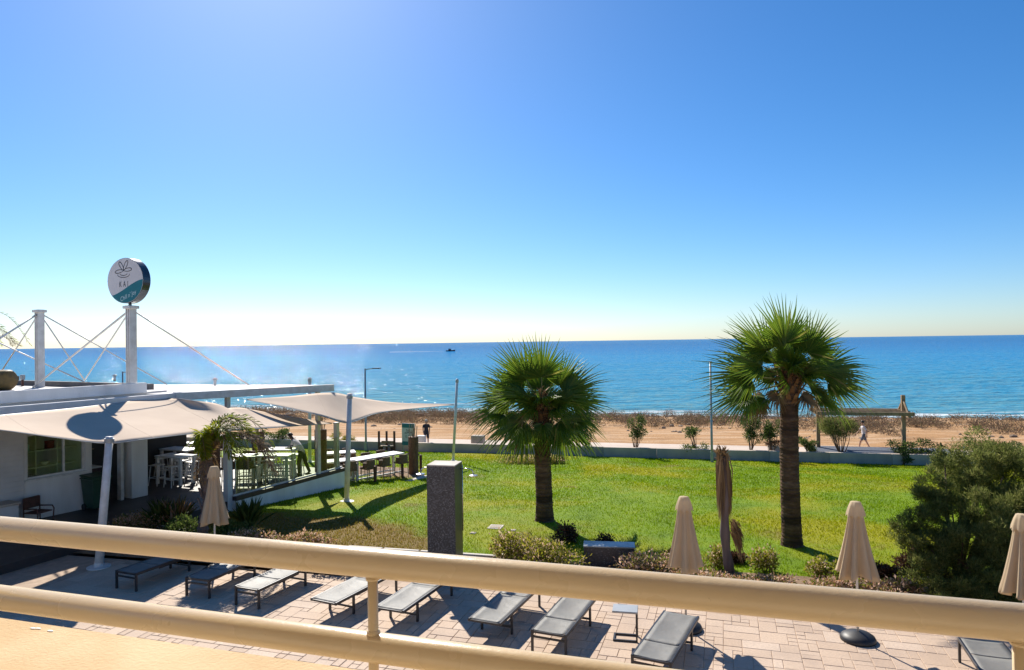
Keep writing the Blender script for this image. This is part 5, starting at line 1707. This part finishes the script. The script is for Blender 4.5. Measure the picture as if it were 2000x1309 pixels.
for k in range(nbd):
    MB().box((dl / 2, -.98 + .3 + k * 2.6 / nbd - .22, .36), (dl + .04, 2.6 / nbd - .02, .05), bev=.005).build('board', M['cl_denim'], dk_)
# planter trough with dry plants, concrete block, menu board, posts
x, y = on_wall_line(1518, 42.9)
tr_ = thing('planter_trough', 'small concrete trough with dry brown plants behind the wall', 'planter', (x, y, -1.66), R(-14))
MB().box((0, 0, .3), (1.1, .5, .6), bev=.02).build('trough', M['rockpale'], tr_)
leaf_cloud('dry_plants', [(0, 0, .68, .6, .3, .18)], 900, .14, .014, M['russet'], tr_, .5, .8, 500)
x, y = on_wall_line(933, 43.0)
cbk = thing('concrete_block', 'squat grey concrete block on the promenade left of the shorter palm', 'block', (x, y, -1.66), R(-14))
MB().box((0, 0, .42), (.80, .6, .84), bev=.03).build('body', M['rockpale'], cbk)
MB().box((0, 0, .02), (.92, .7, .05), bev=.01).build('foot', M['concrete'], cbk)
x, y = on_wall_line(797, 41.2)
P = Vector((x, y, prof(41.2)))
sb = thing('menu_board', 'teal and white menu board standing before the promenade wall', 'sign', P, R(-24))
hb = px_h(P, 827)
MB().box((0, 0, hb * .62), (.95, .06, hb * .76), bev=.008).build('panel', M['signwhite'], sb)
MB().box((0, -.036, hb * .92), (.93, .012, hb * .14)).build('top_band', M['teal'], sb)
MB().box((0, -.036, hb * .31), (.93, .012, hb * .13)).build('bottom_band', M['teal'], sb)
for s_ in (-1, 1): MB().box((s_ * .4, 0, hb * .15), (.06, .05, hb * .34)).build('leg', M['grey_metal'], sb)
lg = MB()
for ang, ln, wd in ((R(62), .36, .07), (R(122), .34, .07), (R(6), .34, .065), (R(188), .36, .065)):
    s_ = stroke(petal((0, hb * .68), ang, ln * .7, wd * .7), .014, -.034)
    lg.add(s_.v, s_.f)
lg.build('flower_logo', M['signline'], sb)
text_part('KAI', .22, 0, hb * .54, -.034, M['signline'], sb, .85, 1.3, sp=1.6)
x, y = on_wall_line(823, 42.9)
wbx = thing('meter_cabinet', 'small pale cabinet on the promenade beside the walking man', 'cabinet', (x, y, -1.66), R(-14))
MB().box((0, 0, .36), (.5, .35, .72), bev=.01).build('body', M['siding'], wbx)
MB().box((0, 0, .745), (.56, .4, .05), bev=.01).build('lid', M['table'], wbx)
for px, lab in ((739.5, 'left rusty post of the frame by the promenade wall'), (754.5, 'middle rusty post of the frame by the promenade wall'), (769.5, 'right rusty post of the frame by the promenade wall')):
    s = 41.0 if px != 754.5 else 41.7
    x, y = on_wall_line(px, s)
    P = Vector((x, y, prof(s)))
    t = thing('rusty_post', lab, 'post', P, R(-14), 'rusty posts of the frame by the wall')
    h_ = px_h(P, 842)
    MB().box((0, 0, h_ / 2 - .05), (.11, .11, h_ + .1), bev=.01).build('shaft', M['rust'], t)
    MB().box((0, 0, .03), (.22, .22, .05)).build('foot', M['concrete'], t)
x, y = on_wall_line(754.5, 41.0)
bs = thing('timber_bench', 'low timber bench between the rusty posts', 'bench', (x, y, prof(41.0)), R(-14))
MB().box((0, 0, .38), (.88, .35, .06), bev=.01).build('seat', M['wood'], bs)
MB().box((0, .16, .62), (.88, .04, .16), bev=.01).build('backrest', M['wood'], bs)
for s_ in (-1, 1): MB().box((s_ * .36, 0, .18), (.07, .3, .36)).build('leg', M['rust'], bs)

# ================================================================== BOAT
BP = at_z(880, 686.3, SEA_Z)
bo = thing('motor_boat', 'small dark motor boat far out on the sea', 'boat', (BP.x, BP.y, SEA_Z), R(5))
m = MB()
st_ = [(-3.8, 1.1, .9), (-2, 1.25, .9), (1.2, 1.2, 1.05), (3.0, .7, 1.25), (4.2, .05, 1.45)]
for x, w_, z in st_: m.v += [(x, -w_, z), (x, -w_ * .55, -.25), (x, w_ * .55, -.25), (x, w_, z)]
for i in range(4):
    a = i * 4
    for k in range(4): m.f.append((a + k, a + (k + 1) % 4, a + 4 + (k + 1) % 4, a + 4 + k)); m.m.append(0)
m.f += [(3, 2, 1, 0), (16, 17, 18, 19)]; m.m += [0, 0]
m.build('hull', M['boatdark'], bo)
MB().box((-.8, 0, 1.6), (2.4, 1.6, 1.3), bev=.2).build('cabin', M['boatdark'], bo)
MB().box((-1.1, 0, 2.75), (1.8, 1.5, .12)).build('hard_top', M['boatdark'], bo)
for sx in (-1.8, -.4):
    for sy in (-.6, .6): MB().tube([(sx, sy, 2.1), (sx, sy, 2.75)], .05, 6).build('strut', M['boatdark'], bo)
MB().box((-4.0, 0, .6), (.5, .6, 1.0), bev=.1).build('outboard_motor', M['black'], bo)
wk = MB()
Rw = Matrix.Rotation(R(5), 3, 'Z')
gw = random.Random(3)
pts = []
for k in range(40):
    x = -4 - k * 1.3; w_ = .8 + k * .11
    pts.append((Vector((x, -w_ + gw.uniform(-.3, .3), .08)), Vector((x, w_ + gw.uniform(-.3, .3), .08))))
wk.v = [tuple(Rw @ p + Vector((BP.x, BP.y, SEA_Z))) for pr_ in pts for p in pr_]
for k in range(39): wk.f.append((2 * k, 2 * k + 1, 2 * k + 3, 2 * k + 2)); wk.m.append(0)
tag(wk.build('boat_wake', M['foam']), 'white foam wake trailing behind the far boat', 'wake', kind='stuff')

# ================================================================== PEOPLE
def person(label, P, rz, J, skin, clothes, hair, hand_curl=.5, scale=1.0, haircap=(.0, 0)):
    """J: joint name -> (x,y,z); facing +x. clothes: list of (name, set of bone tags, material, offset)"""
    t = thing('person', label, 'person', P, rz)
    t.scale = (scale,) * 3
    names = list(J)
    bones = [('pelvis', 'spine', 'torso'), ('spine', 'chest', 'torso'), ('chest', 'neck', 'neck'), ('neck', 'head', 'head'), ('head', 'crown', 'head')]
    for s_ in 'LR':
        bones += [('chest', 'sh' + s_, 'shoulder'), ('sh' + s_, 'el' + s_, 'uparm'), ('el' + s_, 'wr' + s_, 'forearm'), ('pelvis', 'hip' + s_, 'hips'), ('hip' + s_, 'kn' + s_, 'thigh'), ('kn' + s_, 'an' + s_, 'shin'), ('an' + s_, 'to' + s_, 'foot')]
    RAD = dict(pelvis=(.15, .125), spine=(.13, .11), chest=(.15, .115), neck=(.058, .058), head=(.085, .078), crown=(.07, .062))
    for s_ in 'LR': RAD.update({'sh' + s_: (.062, .06), 'el' + s_: (.043, .043), 'wr' + s_: (.029, .033), 'hip' + s_: (.092, .092), 'kn' + s_: (.058, .058), 'an' + s_: (.04, .042), 'to' + s_: (.034, .042)})
    me = bpy.data.meshes.new('body')
    idx = {n_: i for i, n_ in enumerate(names)}
    me.from_pydata([J[n_] for n_ in names], [(idx[a], idx[b]) for a, b, _ in bones], [])
    ob = bpy.data.objects.new('tmp_body', me)
    col.objects.link(ob)
    sm = ob.modifiers.new('skin', 'SKIN'); sm.use_smooth_shade = True; sm.branch_smoothing = .4
    if not me.skin_vertices: me.skin_vertices.new()
    for n_ in names:
        sv_ = me.skin_vertices[0].data[idx[n_]]
        sv_.radius = RAD[n_]; sv_.use_root = (n_ == 'pelvis')
    sb_ = ob.modifiers.new('sub', 'SUBSURF'); sb_.levels = 2
    dg = bpy.context.evaluated_depsgraph_get()
    bm_ = bpy.data.meshes.new_from_object(ob.evaluated_get(dg))
    bpy.data.objects.remove(ob)
    bm_.materials.clear(); bm_.materials.append(skin)
    bm_.name = 'body'
    link('body', bm_, t)
    segs = [(Vector(J[a]), Vector(J[b]), tg) for a, b, tg in bones]
    def bone(c):
        best, bt_, bf = 9, None, 0
        for a, b, tg in segs:
            d = b - a; f = max(0, min(1, (c - a).dot(d) / max(1e-9, d.length_squared)))
            q = (c - a - d * f).length - {'torso': .05, 'hips': .03, 'thigh': .03}.get(tg, 0)
            if q < best: best, bt_, bf = q, tg, f
        return bt_, bf
    ft = [bone(p.center) for p in bm_.polygons]
    for nm, sel, mat_, off in clothes:
        keep = [i for i, (tg, f) in enumerate(ft) if any(tg == s[0] and s[1] <= f <= s[2] for s in sel)]
        vm, vs, fs = {}, [], []
        for i in keep:
            fc = []
            for vi in bm_.polygons[i].vertices:
                if vi not in vm:
                    vm[vi] = len(vs)
                    v = bm_.vertices[vi]
                    vs.append(v.co + v.normal * off)
                fc.append(vm[vi])
            fs.append(tuple(fc))
        if fs:
            q = MB().add(vs, fs)
            q.build(nm, mat_, t, smooth=True)
    hd_, cr = Vector(J['head']), Vector(J['crown'])
    hv = (cr - hd_).normalized()
    ctr = hd_.lerp(cr, .5)
    fw = (Vector((1, 0, 0)) - hv * hv.x).normalized()
    hm = MB(); n = 14
    for j in range(6):
        th = R(2 + 20 * j)
        for k in range(n):
            a = 2 * math.pi * k / n
            rr_ = .112 * (1 - (.30 * max(0, math.cos(a)) if j > 3 else 0))
            loc_ = fw * (math.sin(th) * math.cos(a)) + fw.cross(hv) * (math.sin(th) * math.sin(a)) * .88 + hv * math.cos(th) * 1.12
            hm.v.append(tuple(ctr + hv * .015 - fw * .012 + loc_ * rr_))
    for j in range(5):
        for k in range(n): hm.f.append((j * n + k, (j + 1) * n + k, (j + 1) * n + (k + 1) % n, j * n + (k + 1) % n)); hm.m.append(0)
    hm.f.append(tuple(range(n))); hm.m.append(0)
    hm.build('hair', hair, t, smooth=True)
    rt = fw.cross(hv)
    fc_ = MB()
    fc_.box(ctr + fw * .102 - hv * .025, (.03, .024, .045), Matrix((fw, rt, hv)).transposed(), bev=.006)
    for s_ in (-1, 1): fc_.box(ctr + rt * s_ * .093 - hv * .02 - fw * .005, (.035, .014, .055), Matrix((fw, rt, hv)).transposed(), bev=.005)
    fc_.build('nose_and_ears', skin, t)
    ey = MB()
    for s_ in (-1, 1): ey.box(ctr + fw * .088 + rt * s_ * .034 + hv * .005, (.012, .022, .012), Matrix((fw, rt, hv)).transposed(), bev=.004)
    ey.box(ctr + fw * .088 - hv * .068, (.012, .045, .01), Matrix((fw, rt, hv)).transposed(), bev=.003)
    ey.build('eyes_and_mouth', M['hair_b'], t)
    for s_ in 'LR':
        w_, e_ = Vector(J['wr' + s_]), Vector(J['el' + s_])
        d = (w_ - e_).normalized()
        inn = Vector((0, -1 if s_ == 'L' else 1, 0)); inn = (inn - d * inn.dot(d)).normalized()
        tv = d.cross(inn)
        if tv.x < 0: tv = -tv
        hd2 = MB()
        hd2.box(w_ + d * .05, (.10, .035, .08), Matrix((d, inn, tv)).transposed(), bev=.012)
        for k in range(4):
            b0 = w_ + d * .095 + tv * (-.03 + .02 * k)
            l_ = (.055, .068, .07, .062)[k]
            hd2.tube([b0, b0 + d * l_ * .55 + inn * .008, b0 + d * l_ * .85 + inn * l_ * hand_curl], [.0095, .009, .007], 6)
        b0 = w_ + d * .03 + tv * .04
        hd2.tube([b0, b0 + d * .035 + tv * .025, b0 + d * .065 + tv * .025 + inn * .015], [.011, .0105, .008], 6)
        hd2.build('hand', skin, t, smooth=True)
        a_, to = Vector(J['an' + s_]), Vector(J['to' + s_])
        f_ = (to - a_); f_.z = 0; f_.normalize()
        sh_ = MB()
        sh_.box(Vector((a_.x, a_.y, min(a_.z, to.z) - .005)) + f_ * .07 + Vector((0, 0, -.012)), (.27, .095, .075), Matrix.Rotation(math.atan2(f_.y, f_.x), 3, 'Z'), bev=.03)
        sh_.build('shoe', M['black'], t, smooth=False)
    return t
def walk(step=.28, arm=.22, lean=.03):
    J = dict(pelvis=(0, 0, .97), spine=(lean * .4, 0, 1.16), chest=(lean, 0, 1.38), neck=(lean + .01, 0, 1.53), head=(lean + .035, 0, 1.62), crown=(lean + .035, 0, 1.75))
    for s_, g_ in (('L', 1), ('R', -1)):
        f = g_
        J.update({'sh' + s_: (lean, g_ * .185, 1.44), 'el' + s_: (lean - f * arm * .6, g_ * .235, 1.16), 'wr' + s_: (lean - f * arm + .10, g_ * .225, .93),
                  'hip' + s_: (0, g_ * .095, .90), 'kn' + s_: (f * step * .65 + .03, g_ * .10, .50), 'an' + s_: (f * step + (-.06 if f < 0 else 0), g_ * .095, .09 if f > 0 else .12), 'to' + s_: (f * step + .14 + (-.04 if f < 0 else 0), g_ * .10, .045)})
    return J
ALLTOP = [('torso', 0, 1), ('shoulder', 0, 1), ('hips', 0, .4), ('neck', 0, .45)]
# man in dark clothes walking on the promenade
x, y = on_wall_line(832, 43.3)
person('grey haired man in dark shirt and shorts walking on the promenade', Vector((x, y, -1.66)), R(-75), walk(.16, .16), M['skin_l'],
       [('shirt', ALLTOP + [('uparm', 0, .6)], M['cl_navy'], .012), ('shorts', [('hips', 0, 1), ('thigh', 0, .85)], M['cl_navy'], .016)], M['hair_g'])
x, y = on_wall_line(1686, 46.0)
person('person in white top and grey shorts walking under the pergola', Vector((x, y, -1.66)), R(166), walk(.30, .25), M['skin_l'],
       [('shirt', ALLTOP + [('uparm', 0, .7)], M['cl_white'], .012), ('shorts', [('hips', 0, 1), ('thigh', 0, .7)], M['cl_denim'], .018)], M['hair_b'])
# waiter bending over a table
W_ = at_z(588, 928, TZ)
J = dict(pelvis=(-.05, 0, .93), spine=(.05, 0, 1.11), chest=(.20, 0, 1.29), neck=(.32, 0, 1.40), head=(.40, 0, 1.46), crown=(.46, 0, 1.58))
for s_, g_ in (('L', 1), ('R', -1)):
    J.update({'sh' + s_: (.23, g_ * .185, 1.33), 'el' + s_: (.30, g_ * .23, 1.06), 'wr' + s_: (.48, g_ * .16, 1.06), 'hip' + s_: (-.05, g_ * .095, .87)})
J.update(knL=(.04, .11, .48), anL=(.02, .12, .09), toL=(.17, .13, .045), knR=(-.14, -.12, .48), anR=(-.30, -.13, .10), toR=(-.17, -.14, .045))
person('waiter in white shirt and dark trousers bending to wipe a table', Vector((W_.x, W_.y, TZ)), R(172), J, M['skin_d'],
       [('shirt', ALLTOP + [('uparm', 0, .45)], M['cl_white'], .014), ('trousers', [('hips', 0, 1), ('thigh', 0, 1), ('shin', 0, .97)], M['cl_khaki'], .02)], M['hair_b'])
